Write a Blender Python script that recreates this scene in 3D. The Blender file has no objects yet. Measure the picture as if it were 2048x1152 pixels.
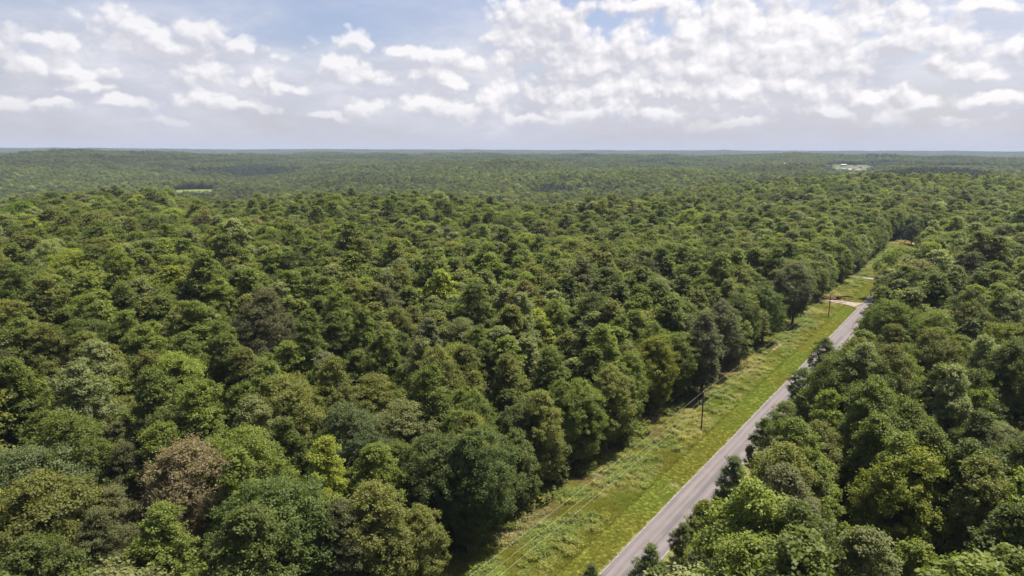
import bpy, math, random
import numpy as np
from mathutils import Vector, Matrix

# ------------------------------------------------------------------ camera, light, exposure
S = bpy.context.scene
COL = S.collection
H = 68.0
PITCH = math.radians(11.42)
ROLL = math.radians(0.15)
FPX = 1366.0                                   # focal length in pixels of the 2048 px photograph

cam_d = bpy.data.cameras.new('camera')
cam_d.sensor_width = 36.0
cam_d.lens = 36.0 * FPX / 2048.0
cam_d.clip_start = 0.5
cam_d.clip_end = 80000.0
cam = bpy.data.objects.new('camera', cam_d)
COL.objects.link(cam)
cam.matrix_world = (Matrix.Translation((0, 0, H)) @ Matrix.Rotation(math.pi / 2 - PITCH, 4, 'X')
                    @ Matrix.Rotation(ROLL, 4, 'Z'))
S.camera = cam

SUN_AZ = math.radians(62.0)                    # clockwise from +Y (the view direction)
SUN_EL = math.radians(64.0)
SUN_STRENGTH = 5.0
SKY_STRENGTH = 0.13

sun_d = bpy.data.lights.new('sun', 'SUN')
sun_d.energy = SUN_STRENGTH
sun_d.angle = math.radians(0.53)
sun_d.color = (1.0, 0.955, 0.88)
sun = bpy.data.objects.new('sun', sun_d)
COL.objects.link(sun)
sd = Vector((math.sin(SUN_AZ) * math.cos(SUN_EL), math.cos(SUN_AZ) * math.cos(SUN_EL), math.sin(SUN_EL)))
sun.rotation_euler = sd.to_track_quat('Z', 'Y').to_euler()

S.view_settings.view_transform = 'Standard'
S.view_settings.look = 'None'
S.view_settings.gamma = 1.0
S.view_settings.exposure = 0.92
S.view_settings.use_curve_mapping = False
S.render.engine = 'CYCLES'
cy = S.cycles
cy.max_bounces = 7
cy.diffuse_bounces = 3
cy.glossy_bounces = 2
cy.transmission_bounces = 4
cy.transparent_max_bounces = 4
cy.volume_bounces = 0
cy.caustics_reflective = False
cy.caustics_refractive = False
cy.sample_clamp_indirect = 4.0
cy.use_denoising = True
cy.use_adaptive_sampling = False


def px_ray(x, y):
    """direction of the photograph's pixel (2048 x 1152), without roll"""
    a = x - 1024.0
    b = 576.0 - y
    return a, FPX * math.cos(PITCH) + b * math.sin(PITCH), -FPX * math.sin(PITCH) + b * math.cos(PITCH)


def at(x, y, z=0.0):
    a, Y, Z = px_ray(x, y)
    t = (H - z) / -Z
    return a * t, Y * t


# ------------------------------------------------------------------ node helpers
class NT:
    def __init__(self, tree):
        self.t = tree
        self.n = tree.nodes
        self.l = tree.links

    def node(self, typ, **kw):
        nd = self.n.new(typ)
        ins = kw.pop('ins', {})
        for k, v in kw.items():
            setattr(nd, k, v)
        for k, v in ins.items():
            self.set(nd.inputs[k], v)
        return nd

    def set(self, sock, v):
        if hasattr(v, 'is_output') or isinstance(v, bpy.types.NodeSocket):
            self.l.new(v, sock)
        else:
            sock.default_value = v

    def math(self, op, a, b=0.0, c=0.0, clamp=False):
        nd = self.node('ShaderNodeMath', operation=op, use_clamp=clamp)
        for i, v in enumerate((a, b, c)):
            self.set(nd.inputs[i], v)
        return nd.outputs[0]

    def vmath(self, op, a, b=(0, 0, 0), c=(0, 0, 0)):
        nd = self.node('ShaderNodeVectorMath', operation=op)
        self.set(nd.inputs[0], a)
        self.set(nd.inputs[1], b)
        if op == 'MULTIPLY_ADD':
            self.set(nd.inputs[2], c)
        return nd.outputs['Value'] if op in ('LENGTH', 'DOT_PRODUCT') else nd.outputs['Vector']

    def ramp(self, v, a, b, lo=0.0, hi=1.0, smooth=True):
        nd = self.node('ShaderNodeMapRange', interpolation_type='SMOOTHSTEP' if smooth else 'LINEAR')
        for i, q in enumerate((v, a, b, lo, hi)):
            self.set(nd.inputs[i], q)
        return nd.outputs[0]

    def mix(self, f, a, b, blend='MIX'):
        nd = self.node('ShaderNodeMix', data_type='RGBA', blend_type=blend)
        self.set(nd.inputs[0], f)
        self.set(nd.inputs[6], a)
        self.set(nd.inputs[7], b)
        return nd.outputs[2]

    def noise(self, vec, scale, detail=3.0, rough=0.55, dist=0.0, dims='3D'):
        nd = self.node('ShaderNodeTexNoise', noise_dimensions=dims)
        if vec is not None:
            self.set(nd.inputs['Vector'], vec)
        nd.inputs['Scale'].default_value = scale
        nd.inputs['Detail'].default_value = detail
        nd.inputs['Roughness'].default_value = rough
        nd.inputs['Distortion'].default_value = dist
        return nd.outputs[0]


def mat(name, col=None, rough=0.8, spec=0.3, metal=0.0):
    m = bpy.data.materials.new(name)
    m.use_nodes = True
    nt = NT(m.node_tree)
    p = m.node_tree.nodes['Principled BSDF']
    p.inputs['Roughness'].default_value = rough
    p.inputs['Specular IOR Level'].default_value = spec
    p.inputs['Metallic'].default_value = metal
    if col:
        p.inputs['Base Color'].default_value = (*col, 1)
    return m, nt, p


# ------------------------------------------------------------------ sky (world)
def build_world():
    w = bpy.data.worlds.new('World')
    S.world = w
    w.use_nodes = True
    w.cycles.sampling_method = 'MANUAL'
    w.cycles.sample_map_resolution = 512
    t = w.node_tree
    t.nodes.clear()
    nt = NT(t)
    sky = nt.node('ShaderNodeTexSky', sky_type='NISHITA', sun_disc=False)
    sky.sun_elevation = SUN_EL
    sky.sun_rotation = SUN_AZ
    sky.altitude = 200
    sky.air_density = 1.0
    sky.dust_density = 2.0
    tc = nt.node('ShaderNodeTexCoord')
    sep = nt.node('ShaderNodeSeparateXYZ', ins={0: tc.outputs['Generated']})
    X, Y, Z = sep.outputs
    az = nt.math('ARCTAN2', X, Y)
    el = nt.math('ARCSINE', Z)

    def ae(x, y):
        a, b, c = px_ray(x, y)
        L = math.sqrt(a * a + b * b + c * c)
        return math.atan2(a, b), math.asin(c / L)
    # cumulus heaps: (x, y, half width, half height) in the photograph; flat-based heaps stacked by distance
    BL = [(70, 75, 62, 34), (245, 62, 72, 36), (300, 88, 45, 22), (400, 78, 48, 28), (470, 92, 36, 18), (345, 110, 90, 18),
          (60, 130, 80, 26), (150, 150, 60, 18), (400, 140, 85, 24), (505, 158, 34, 18), (20, 215, 55, 16), (120, 210, 55, 10),
          (255, 205, 45, 12), (430, 200, 70, 16), (500, 215, 45, 14), (560, 178, 40, 10), (710, 85, 40, 18), (800, 105, 40, 20), (870, 115, 60, 22),
          (940, 128, 36, 16), (985, 72, 30, 18), (675, 135, 40, 22), (720, 160, 70, 18), (870, 160, 42, 24), (900, 180, 40, 14),
          (740, 215, 60, 18), (860, 215, 55, 18), (640, 240, 45, 9), (990, 200, 34, 34), (930, 220, 55, 16), (340, 235, 40, 9),
          (1065, 45, 55, 44), (1045, 90, 60, 40), (1130, 55, 38, 38), (1120, 100, 90, 38), (1200, 95, 44, 36), (1270, 92, 44, 34),
          (1330, 92, 60, 32), (1380, 60, 50, 48), (1440, 40, 70, 48), (1510, 45, 90, 50), (1600, 30, 90, 40), (1560, 90, 150, 36),
          (1700, 60, 90, 48), (1800, 75, 100, 30), (1890, 82, 55, 28), (1820, 20, 70, 30), (1300, 10, 110, 10), (1980, 12, 70, 16),
          (2030, 82, 40, 22), (1160, 140, 140, 28), (1400, 140, 190, 34), (1620, 120, 150, 26), (1860, 135, 34, 15), (1940, 148, 48, 16),
          (1130, 190, 110, 22), (1320, 190, 150, 26), (1560, 175, 140, 30), (1480, 195, 90, 22), (1740, 195, 60, 18), (1840, 205, 60, 16),
          (1160, 222, 100, 14), (1310, 232, 70, 12), (1640, 218, 70, 14), (1760, 228, 50, 12), (1990, 200, 60, 12), (1950, 230, 60, 9),
          (1080, 240, 60, 9), (1450, 245, 70, 9), (180, 180, 60, 10), (2100, 60, 60, 30), (-60, 90, 60, 40),
          (200, -60, 120, 40), (700, -90, 160, 40), (1300, -70, 200, 50), (1800, -60, 200, 40)]
    grp = bpy.data.node_groups.new('cloud_heaps', 'ShaderNodeTree')
    grp.interface.new_socket('P', in_out='INPUT', socket_type='NodeSocketVector')
    grp.interface.new_socket('D', in_out='OUTPUT', socket_type='NodeSocketFloat')
    g = NT(grp)
    gi = g.node('NodeGroupInput')
    go = g.node('NodeGroupOutput')
    P = gi.outputs[0]
    # domain warp: large lazy bends, then small curls
    vx = g.vmath('MULTIPLY', P, (1.0, 1.4, 1.0))
    n1 = g.node('ShaderNodeTexNoise', noise_dimensions='2D', ins={'Vector': vx, 'Scale': 9.0, 'Detail': 2.0, 'Roughness': 0.5})
    n1b = g.node('ShaderNodeTexNoise', noise_dimensions='2D', ins={'Vector': vx, 'Scale': 42.0, 'Detail': 5.0, 'Roughness': 0.6})
    wv = g.vmath('MULTIPLY_ADD', n1.outputs['Color'], (0.06, 0.040, 0.0), (-0.03, -0.020, 0.0))
    wv2 = g.vmath('MULTIPLY_ADD', n1b.outputs['Color'], (0.016, 0.012, 0.0), (-0.008, -0.006, 0.0))
    Q = g.vmath('ADD', g.vmath('ADD', P, wv), wv2)
    acc = None
    for (x, y, rw, rh) in BL:
        a, e = ae(x, y)
        a2, _ = ae(x + rw * 1.15, y)
        _, e2 = ae(x, y - rh * (1.45 if x > 1000 else 1.3))
        sx, sy = 1.0 / max(1e-3, a2 - a), 1.0 / max(1e-3, e2 - e)
        q = g.vmath('MULTIPLY_ADD', Q, (sx, sy, 0.0), (-a * sx, -e * sy, 0.0))
        L = g.vmath('LENGTH', q)
        acc = L if acc is None else g.math('SMOOTH_MIN', acc, L, 0.75 if (x > 1000 and y < 200) else 0.55)
    # generic fair-weather heaps everywhere else
    vz = g.vmath('MULTIPLY', P, (1.0, 2.2, 1.0))
    n2 = g.noise(vz, 5.0, 4.0, 0.55, dims='2D')
    gen = g.ramp(n2, 0.45, 0.70, 2.4, 0.8, smooth=False)
    acc = g.math('SMOOTH_MIN', acc, gen, 0.3)
    # cauliflower billows in two sizes
    vb = g.vmath('ADD', g.vmath('MULTIPLY', P, (1.0, 1.15, 1.0)), wv2)
    dens = g.math('SUBTRACT', 1.12, acc)
    for (sc_, w_) in ((24.0, 0.50), (55.0, 0.30), (120.0, 0.09)):
        vo = g.node('ShaderNodeTexVoronoi', feature='F1', voronoi_dimensions='2D', ins={'Vector': vb, 'Scale': sc_})
        dens = g.math('ADD', dens, g.math('MULTIPLY_ADD', vo.outputs['Distance'], -w_ * 1.6, w_ * .62))
    f3 = g.noise(vb, 14.0, 9.0, 0.6, dims='2D')
    dens = g.math('ADD', dens, g.math('MULTIPLY', g.math('SUBTRACT', f3, 0.5), 0.75))
    g.l.new(dens, go.inputs[0])

    comb = nt.node('ShaderNodeCombineXYZ', ins={0: az, 1: el, 2: 0.0})
    P0 = comb.outputs[0]

    def cl(p):
        nd = nt.node('ShaderNodeGroup')
        nd.node_tree = grp
        nt.l.new(p, nd.inputs[0])
        return nd.outputs[0]
    d0 = cl(P0)
    d1 = cl(nt.vmath('ADD', P0, (0.0030, 0.0055, 0.0)))
    d2 = cl(nt.vmath('ADD', P0, (0.006, 0.015, 0.0)))
    alpha = nt.ramp(d0, -0.16, 0.52)
    # lit where the cloud thins towards the light, shaded where it thickens above
    lit = nt.math('MULTIPLY_ADD', nt.math('SUBTRACT', d0, d1), 0.80, 0.40)
    lit = nt.math('ADD', lit, nt.math('MULTIPLY', nt.math('SUBTRACT', d0, d2), 0.6))
    fine = nt.noise(nt.vmath('MULTIPLY', P0, (1, 1.5, 1)), 7.0, 6.0, 0.6, dims='2D')
    lit = nt.math('ADD', lit, nt.math('MULTIPLY', nt.math('SUBTRACT', fine, 0.48), 1.3), clamp=True)
    ccol = nt.mix(lit, (0.63, 0.63, 0.695, 1), (0.98, 0.955, 0.965, 1))
    skyc = nt.node('ShaderNodeMix', data_type='RGBA', blend_type='MULTIPLY')
    skyc.inputs[0].default_value = 1.0
    nt.l.new(sky.outputs[0], skyc.inputs[6])
    skyc.inputs[7].default_value = (SKY_STRENGTH * 1.08, SKY_STRENGTH * .97, SKY_STRENGTH * 1.03, 1)
    base = skyc.outputs[2]
    # soft pale grey layer behind the heaps, patchy, thicker low down
    veil = nt.noise(nt.vmath('MULTIPLY', P0, (1, 2.6, 1)), 3.2, 7.0, 0.6, dims='2D')
    vf = nt.math('MULTIPLY', nt.ramp(veil, 0.30, 0.62), nt.ramp(el, 0.09, 0.23, 0.92, 0.22))
    vn = nt.noise(nt.vmath('MULTIPLY', P0, (1, 2.8, 1)), 9.0, 7.0, 0.6, dims='2D')
    vcol = nt.mix(nt.ramp(vn, 0.35, 0.68), (0.60, 0.62, 0.715, 1), (0.78, 0.78, 0.84, 1))
    base = nt.mix(vf, base, vcol)
    # low haze band: everything fades to pale lavender grey at the horizon
    hz = nt.ramp(el, 0.0, 0.13, 1.0, 0.0, smooth=False)
    hz = nt.math('POWER', hz, 1.3)
    base = nt.mix(hz, base, (0.575, 0.59, 0.685, 1))
    fade = nt.math('MULTIPLY', nt.ramp(el, 0.008, 0.07, 0.0, 0.97), nt.ramp(az, -0.25, 0.05, 0.8, 1.0))
    col = nt.mix(nt.math('MULTIPLY', alpha, fade), base, ccol)
    bg = nt.node('ShaderNodeBackground', ins={'Color': col, 'Strength': 0.555})
    out = nt.node('ShaderNodeOutputWorld')
    nt.l.new(bg.outputs[0], out.inputs[0])


build_world()

# ------------------------------------------------------------------ terrain
RO = np.array([16.3, 103.2])                  # a point on the road's left edge
RD = np.array([0.5813, 0.8137])
RD = RD / np.linalg.norm(RD)
RN = np.array([-RD[1], RD[0]])                # to the left of the road
ROADW = 6.9


def road_uv(x, y):
    dx, dy = x - RO[0], y - RO[1]
    return dx * RD[0] + dy * RD[1], dx * RN[0] + dy * RN[1]


def road_xy(u, v):
    return RO[0] + RD[0] * u + RN[0] * v, RO[1] + RD[1] * u + RN[1] * v


_rng = np.random.RandomState(5)
_PH = _rng.rand(8, 64, 64)


def vnoise(x, y, k):
    """tiling value noise, smooth"""
    x = np.asarray(x, float)
    y = np.asarray(y, float)
    xi = np.floor(x).astype(int)
    yi = np.floor(y).astype(int)
    fx = x - xi
    fy = y - yi
    fx = fx * fx * (3 - 2 * fx)
    fy = fy * fy * (3 - 2 * fy)
    T = _PH[k % 8]
    a = T[xi % 64, yi % 64]
    b = T[(xi + 1) % 64, yi % 64]
    c = T[xi % 64, (yi + 1) % 64]
    d = T[(xi + 1) % 64, (yi + 1) % 64]
    return (a * (1 - fx) + b * fx) * (1 - fy) + (c * (1 - fx) + d * fx) * fy


def fbm(x, y, scale, k=0, oct=3):
    s = 0
    amp = 1
    tot = 0
    for i in range(oct):
        s = s + amp * vnoise(x / scale + 7.3 * i, y / scale + 3.1 * i, k + i)
        tot += amp
        amp *= 0.5
        scale *= 0.5
    return s / tot


def sstep(a, b, x):
    t = np.clip((x - a) / (b - a), 0.0, 1.0)
    return t * t * (3 - 2 * t)


EDGE_AZ = np.radians([-60, -36, -30, -26, -22, -16, -11, -5, 1, 5, 10, 15, 22, 30, 37, 60])
EDGE_D = np.array([560, 600, 680, 760, 735, 660, 600, 510, 450, 470, 600, 780, 930, 1050, 1150, 1200.])
VAL_H = np.array([50, 50, 48, 46, 44, 44, 44, 42, 40, 36, 32, 26, 20, 16, 14, 14.])
HOUSE = np.array([1500.0, 3080.0])
MEADOW = np.array([-765.0, 1700.0])


def ground(x, y):
    x = np.asarray(x, float)
    y = np.asarray(y, float)
    D = np.hypot(x, y)
    az = np.arctan2(x, y)
    e = np.interp(az, EDGE_AZ, EDGE_D)
    V = np.interp(az, EDGE_AZ, VAL_H)
    # near plateau: gentle swells, flat beside the road
    u, v = road_uv(x, y)
    away = sstep(24, 150, np.abs(v))
    near = away * ((fbm(x, y, 210, 0, 2) - 0.5) * 26 + 3.0 * sstep(200, 520, D) * (az < 0))
    near = near - 13 * np.exp(-((az + 0.388) / 0.085) ** 2) * sstep(430, 640, D)
    drop = -V * sstep(0.95, 1.75, D / e)
    rise = (V + 14) * sstep(1500, 4300, D) - 22 * sstep(4700, 6200, D)
    rise = rise + 45 * sstep(7600, 10500, D) + 9 * sstep(0.0, 0.6, -az) * sstep(8000, 10500, D)
    rel = (fbm(x, y, 900, 3, 3) - 0.5) * 74 * (1 - .55 * sstep(3200, 4800, D)) * sstep(900, 1900, D) * (1 - .72 * sstep(5500, 8500, D)) + (fbm(x, y, 300, 5, 2) - 0.5) * 36 * (1 - .7 * sstep(4500, 8000, D)) * sstep(700, 1100, D)
    z = near + drop + rise + rel
    # the land falls away in front of the farm and of the meadow, so that both stay in sight
    ha = math.atan2(HOUSE[0], HOUSE[1])
    w1 = np.exp(-(np.abs(az - ha) / 0.035) ** 4) * sstep(1300, 1700, D) * sstep(3150, 3000, D)
    z = z + w1 * (np.minimum(z, 68 - D * .0295 - 25) - z)
    ma = math.atan2(MEADOW[0], MEADOW[1])
    w2 = np.exp(-(np.abs(az - ma) / 0.04) ** 4) * sstep(420, 560, D) * sstep(1760, 1640, D)
    z = z + w2 * (np.minimum(z, 68 - D * .0600 - 22) - z)
    # the hillside farm: a slope that faces the camera
    s = (x * HOUSE[0] + y * HOUSE[1]) / np.hypot(*HOUSE) - np.hypot(*HOUSE)
    c = (x * HOUSE[1] - y * HOUSE[0]) / np.hypot(*HOUSE)
    m = np.exp(-(np.abs(s / 330) ** 3 + np.abs(c / 230) ** 3))
    z = z * (1 - m) + m * (-20 + np.clip(s, -160, 130) * 0.19)
    # valley meadow
    s2 = (x * MEADOW[0] + y * MEADOW[1]) / np.hypot(*MEADOW) - np.hypot(*MEADOW)
    c2 = (x * MEADOW[1] - y * MEADOW[0]) / np.hypot(*MEADOW)
    m = np.exp(-(np.abs(s2 / 300) ** 3 + np.abs(c2 / 200) ** 3))
    z = z * (1 - m) + m * (-40 + np.clip(s2, -150, 150) * 0.06)
    return z


def house_sc(x, y):
    L = np.hypot(*HOUSE)
    return (x * HOUSE[0] + y * HOUSE[1]) / L - L, (x * HOUSE[1] - y * HOUSE[0]) / L


def house_xy(s, c):
    L = math.hypot(*HOUSE)
    d = HOUSE / L
    return d[0] * (L + s) + d[1] * c, d[1] * (L + s) - d[0] * c


def meadow_sc(x, y):
    L = np.hypot(*MEADOW)
    return (x * MEADOW[0] + y * MEADOW[1]) / L - L, (x * MEADOW[1] - y * MEADOW[0]) / L


# forest edge on the verge side: distance of the first trunks from the road's left edge, by u
FE_U = [-140, -20, 15, 25, 45, 62, 80, 110, 150, 180, 215, 235, 252, 300, 330, 380, 440, 500, 512, 530, 600]
FE_V = [21, 20, 21, 20, 19.5, 17.5, 18.5, 17.5, 19, 21.5, 21, 18.5, 19, 18.5, 17, 19.5, 21, 23, 14, -3.5, -3.5]


def forest_mask(x, y):
    """True where trees may stand"""
    u, v = road_uv(x, y)
    edge = np.interp(u, FE_U, FE_V) + (fbm(x, y, 9, 2, 2) - 0.5) * 3.0
    left = v > edge
    right = v < -(ROADW + np.interp(u, [0, 150, 215, 240, 262, 285, 330, 365, 415, 520], [6.5, 6.0, 4.0, 1.5, 3.5, 7.5, 9.5, 4.5, 2.5, 2.0]) + fbm(x, y, 14, 4, 2) * 3.0)
    ok = left | right
    s, c = house_sc(x, y)
    lawn = (np.abs(c - 2) < 43 + 8 * np.sin(s * .045 + 1) + (fbm(x, y, 22, 3, 2) - .5) * 26) & (s > -75) & (s < 112 + 14 * np.sin(c * .07))
    front = (np.abs(c - 40) < 28) & (s > -110) & (s <= -70)
    ok &= ~(lawn | front)
    s2, c2 = meadow_sc(x, y)
    ok &= ~((c2 > -75 - s2 * .2) & (c2 < 32 + s2 * .1) & (s2 > -120) & (s2 < 110))
    return ok


def mesh_obj(name, verts, faces, mats, parent=None, smooth=False, coll=COL, link=True):
    me = bpy.data.meshes.new(name)
    me.from_pydata(verts, [], faces)
    for m in (mats if isinstance(mats, (list, tuple)) else [mats]):
        me.materials.append(m)
    if smooth:
        me.polygons.foreach_set('use_smooth', [True] * len(me.polygons))
    o = bpy.data.objects.new(name, me)
    if link:
        coll.objects.link(o)
    if parent is not None:
        o.parent = parent
    return o


def np_mesh(name, V, F, mats, attrs=None, smooth=False, mat_index=None):
    """V (n,3), F (m,4) or (m,3) arrays -> mesh data"""
    me = bpy.data.meshes.new(name)
    n, m, k = len(V), len(F), F.shape[1]
    me.vertices.add(n)
    me.vertices.foreach_set('co', np.ascontiguousarray(V, dtype=np.float32).ravel())
    me.loops.add(m * k)
    me.loops.foreach_set('vertex_index', np.ascontiguousarray(F, dtype=np.int32).ravel())
    me.polygons.add(m)
    me.polygons.foreach_set('loop_start', np.arange(0, m * k, k, dtype=np.int32))
    me.polygons.foreach_set('loop_total', np.full(m, k, dtype=np.int32))
    if mat_index is not None:
        me.polygons.foreach_set('material_index', np.asarray(mat_index, dtype=np.int32))
    if smooth:
        me.polygons.foreach_set('use_smooth', np.ones(m, dtype=bool))
    me.update(calc_edges=True)
    for mm in (mats if isinstance(mats, (list, tuple)) else [mats]):
        me.materials.append(mm)
    for nm, (dom, typ, dat) in (attrs or {}).items():
        a = me.attributes.new(nm, typ, dom)
        a.data.foreach_set('color' if 'COLOR' in typ else 'value', np.ascontiguousarray(dat, dtype=np.float32).ravel())
    return me


def tag(o, label=None, cat=None, group=None, kind=None):
    if label:
        o['label'] = label
    if cat:
        o['category'] = cat
    if group:
        o['group'] = group
    if kind:
        o['kind'] = kind
    return o


# ------------------------------------------------------------------ materials
def leaf_material(name, rough=0.55, trans=0.43, spec=0.22):
    m, nt, p = mat(name, rough=rough, spec=spec)
    tint = nt.node('ShaderNodeAttribute', attribute_type='INSTANCER', attribute_name='tint')
    leaf = nt.node('ShaderNodeAttribute', attribute_type='GEOMETRY', attribute_name='leafv')
    # leaf to leaf variation: hue towards yellow, value
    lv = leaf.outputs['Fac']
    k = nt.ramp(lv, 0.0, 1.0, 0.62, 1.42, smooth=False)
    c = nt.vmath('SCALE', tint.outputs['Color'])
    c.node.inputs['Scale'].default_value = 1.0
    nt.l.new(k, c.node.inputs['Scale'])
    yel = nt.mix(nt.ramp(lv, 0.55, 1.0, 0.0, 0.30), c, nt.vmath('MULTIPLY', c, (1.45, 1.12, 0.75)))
    geo = nt.node('ShaderNodeNewGeometry')
    # undersides are paler and greyer
    under = nt.mix(nt.math('MULTIPLY', geo.outputs['Backfacing'], 0.55), yel, nt.vmath('MULTIPLY_ADD', yel, (1.05, 1.05, 1.15), (0.010, 0.012, 0.008)))
    nt.l.new(under, p.inputs['Base Color'])
    tr = nt.node('ShaderNodeBsdfTranslucent')
    nt.l.new(nt.vmath('MULTIPLY', yel, (1.25, 1.45, 0.55)), tr.inputs['Color'])
    ms = nt.node('ShaderNodeMixShader')
    ms.inputs[0].default_value = trans
    nt.l.new(p.outputs[0], ms.inputs[1])
    nt.l.new(tr.outputs[0], ms.inputs[2])
    nt.l.new(ms.outputs[0], nt.n['Material Output'].inputs['Surface'])
    return m


def bark_material():
    m, nt, p = mat('bark', rough=0.9, spec=0.15)
    tc = nt.node('ShaderNodeTexCoord')
    n = nt.noise(nt.vmath('MULTIPLY', tc.outputs['Object'], (5, 5, 0.9)), 3.0, 5, 0.65)
    nt.l.new(nt.mix(n, (0.045, 0.036, 0.028, 1), (0.17, 0.145, 0.12, 1)), p.inputs['Base Color'])
    return m


LEAF = leaf_material('leaf')
NEEDLE = leaf_material('needle', rough=0.65, trans=0.2, spec=0.15)
BARK = bark_material()
m_, nt_, p_ = mat('dead_wood', rough=0.85, spec=0.2)
nt_.l.new(nt_.mix(nt_.noise(nt_.vmath('MULTIPLY', nt_.node('ShaderNodeTexCoord').outputs['Object'], (4, 4, 1)), 2.0, 4), (0.32, 0.28, 0.23, 1), (0.55, 0.5, 0.43, 1)), p_.inputs['Base Color'])
DEADWOOD = m_


def floor_material():
    m, nt, p = mat('forest_floor', rough=0.95, spec=0.1)
    geo = nt.node('ShaderNodeNewGeometry')
    P = geo.outputs['Position']
    a = nt.noise(P, 0.35, 6, 0.65)
    b = nt.noise(P, 3.0, 5, 0.7)
    c = nt.mix(nt.ramp(a, 0.38, 0.62), (0.075, 0.048, 0.03, 1), (0.15, 0.098, 0.062, 1))
    c = nt.mix(nt.ramp(b, 0.35, 0.7), c, (0.045, 0.04, 0.02, 1))
    g = nt.noise(P, 0.12, 4, 0.6)
    c = nt.mix(nt.math('MULTIPLY', nt.ramp(g, 0.5, 0.62), 0.7), c, (0.05, 0.07, 0.02, 1))
    nt.l.new(c, p.inputs['Base Color'])
    bump = nt.node('ShaderNodeBump', ins={'Strength': 0.8, 'Distance': 0.2, 'Height': b})
    nt.l.new(bump.outputs[0], p.inputs['Normal'])
    return m


FLOOR = floor_material()


def meadow_material(name, c0, c1, c2):
    m, nt, p = mat(name, rough=0.9, spec=0.15)
    P = nt.node('ShaderNodeNewGeometry').outputs['Position']
    c = nt.mix(nt.ramp(nt.noise(P, 0.03, 5, 0.6), 0.35, 0.65), c0, c1)
    c = nt.mix(nt.ramp(nt.noise(P, 0.15, 5, 0.65), 0.5, 0.7), c, c2)
    nt.l.new(c, p.inputs['Base Color'])
    return m


# ------------------------------------------------------------------ ground sheet
def polar_ground():
    rings = np.concatenate([[0.5, 12], np.geomspace(25, 900, 110), np.geomspace(915, 30000, 170)])
    naz = 420
    th = np.linspace(0, 2 * math.pi, naz, endpoint=False)
    R, T = np.meshgrid(rings, th, indexing='ij')
    X = (R * np.sin(T)).ravel()
    Y = (R * np.cos(T)).ravel()
    Z = ground(X, Y)
    V = np.stack([X, Y, Z], 1)
    i, j = np.meshgrid(np.arange(len(rings) - 1), np.arange(naz), indexing='ij')
    j2 = (j + 1) % naz
    F = np.stack([i * naz + j, i * naz + j2, (i + 1) * naz + j2, (i + 1) * naz + j], -1).reshape(-1, 4)[:, ::-1]
    o = bpy.data.objects.new('ground', np_mesh('ground', V, F, FLOOR, smooth=True))
    COL.objects.link(o)
    tag(o, kind='structure')


polar_ground()


def patch_sheet(name, sfun, smin, smax, cmin, cmax, material, dz, step=6.0):
    ss = np.arange(smin, smax + .1, step)
    cc = np.arange(cmin, cmax + .1, step)
    A, B = np.meshgrid(ss, cc, indexing='ij')
    X, Y = sfun(A.ravel(), B.ravel())
    V = np.stack([X, Y, ground(X, Y) + dz], 1)
    n = len(cc)
    i, j = np.meshgrid(np.arange(len(ss) - 1), np.arange(n - 1), indexing='ij')
    F = np.stack([i * n + j, i * n + j + 1, (i + 1) * n + j + 1, (i + 1) * n + j], -1).reshape(-1, 4)[:, ::-1]
    o = bpy.data.objects.new(name, np_mesh(name, V, F, material, smooth=True))
    COL.objects.link(o)
    tag(o, kind='structure')
    return o


def _mxy(s, c):
    L = math.hypot(*MEADOW)
    d = MEADOW / L
    return d[0] * (L + s) + d[1] * c, d[1] * (L + s) - d[0] * c


def _hxy(s, c):
    L = math.hypot(*HOUSE)
    d = HOUSE / L
    return d[0] * (L + s) + d[1] * c, d[1] * (L + s) - d[0] * c


patch_sheet('meadow', _mxy, -135, 125, -110, 60,
            meadow_material('meadow_grass', (0.12, 0.145, 0.03, 1), (0.17, 0.18, 0.045, 1), (0.09, 0.115, 0.03, 1)), 0.6)
patch_sheet('lawn', _hxy, -130, 135, -75, 85,
            meadow_material('lawn_grass', (0.085, 0.105, 0.035, 1), (0.13, 0.13, 0.055, 1), (0.06, 0.08, 0.025, 1)), 0.6)


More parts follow.
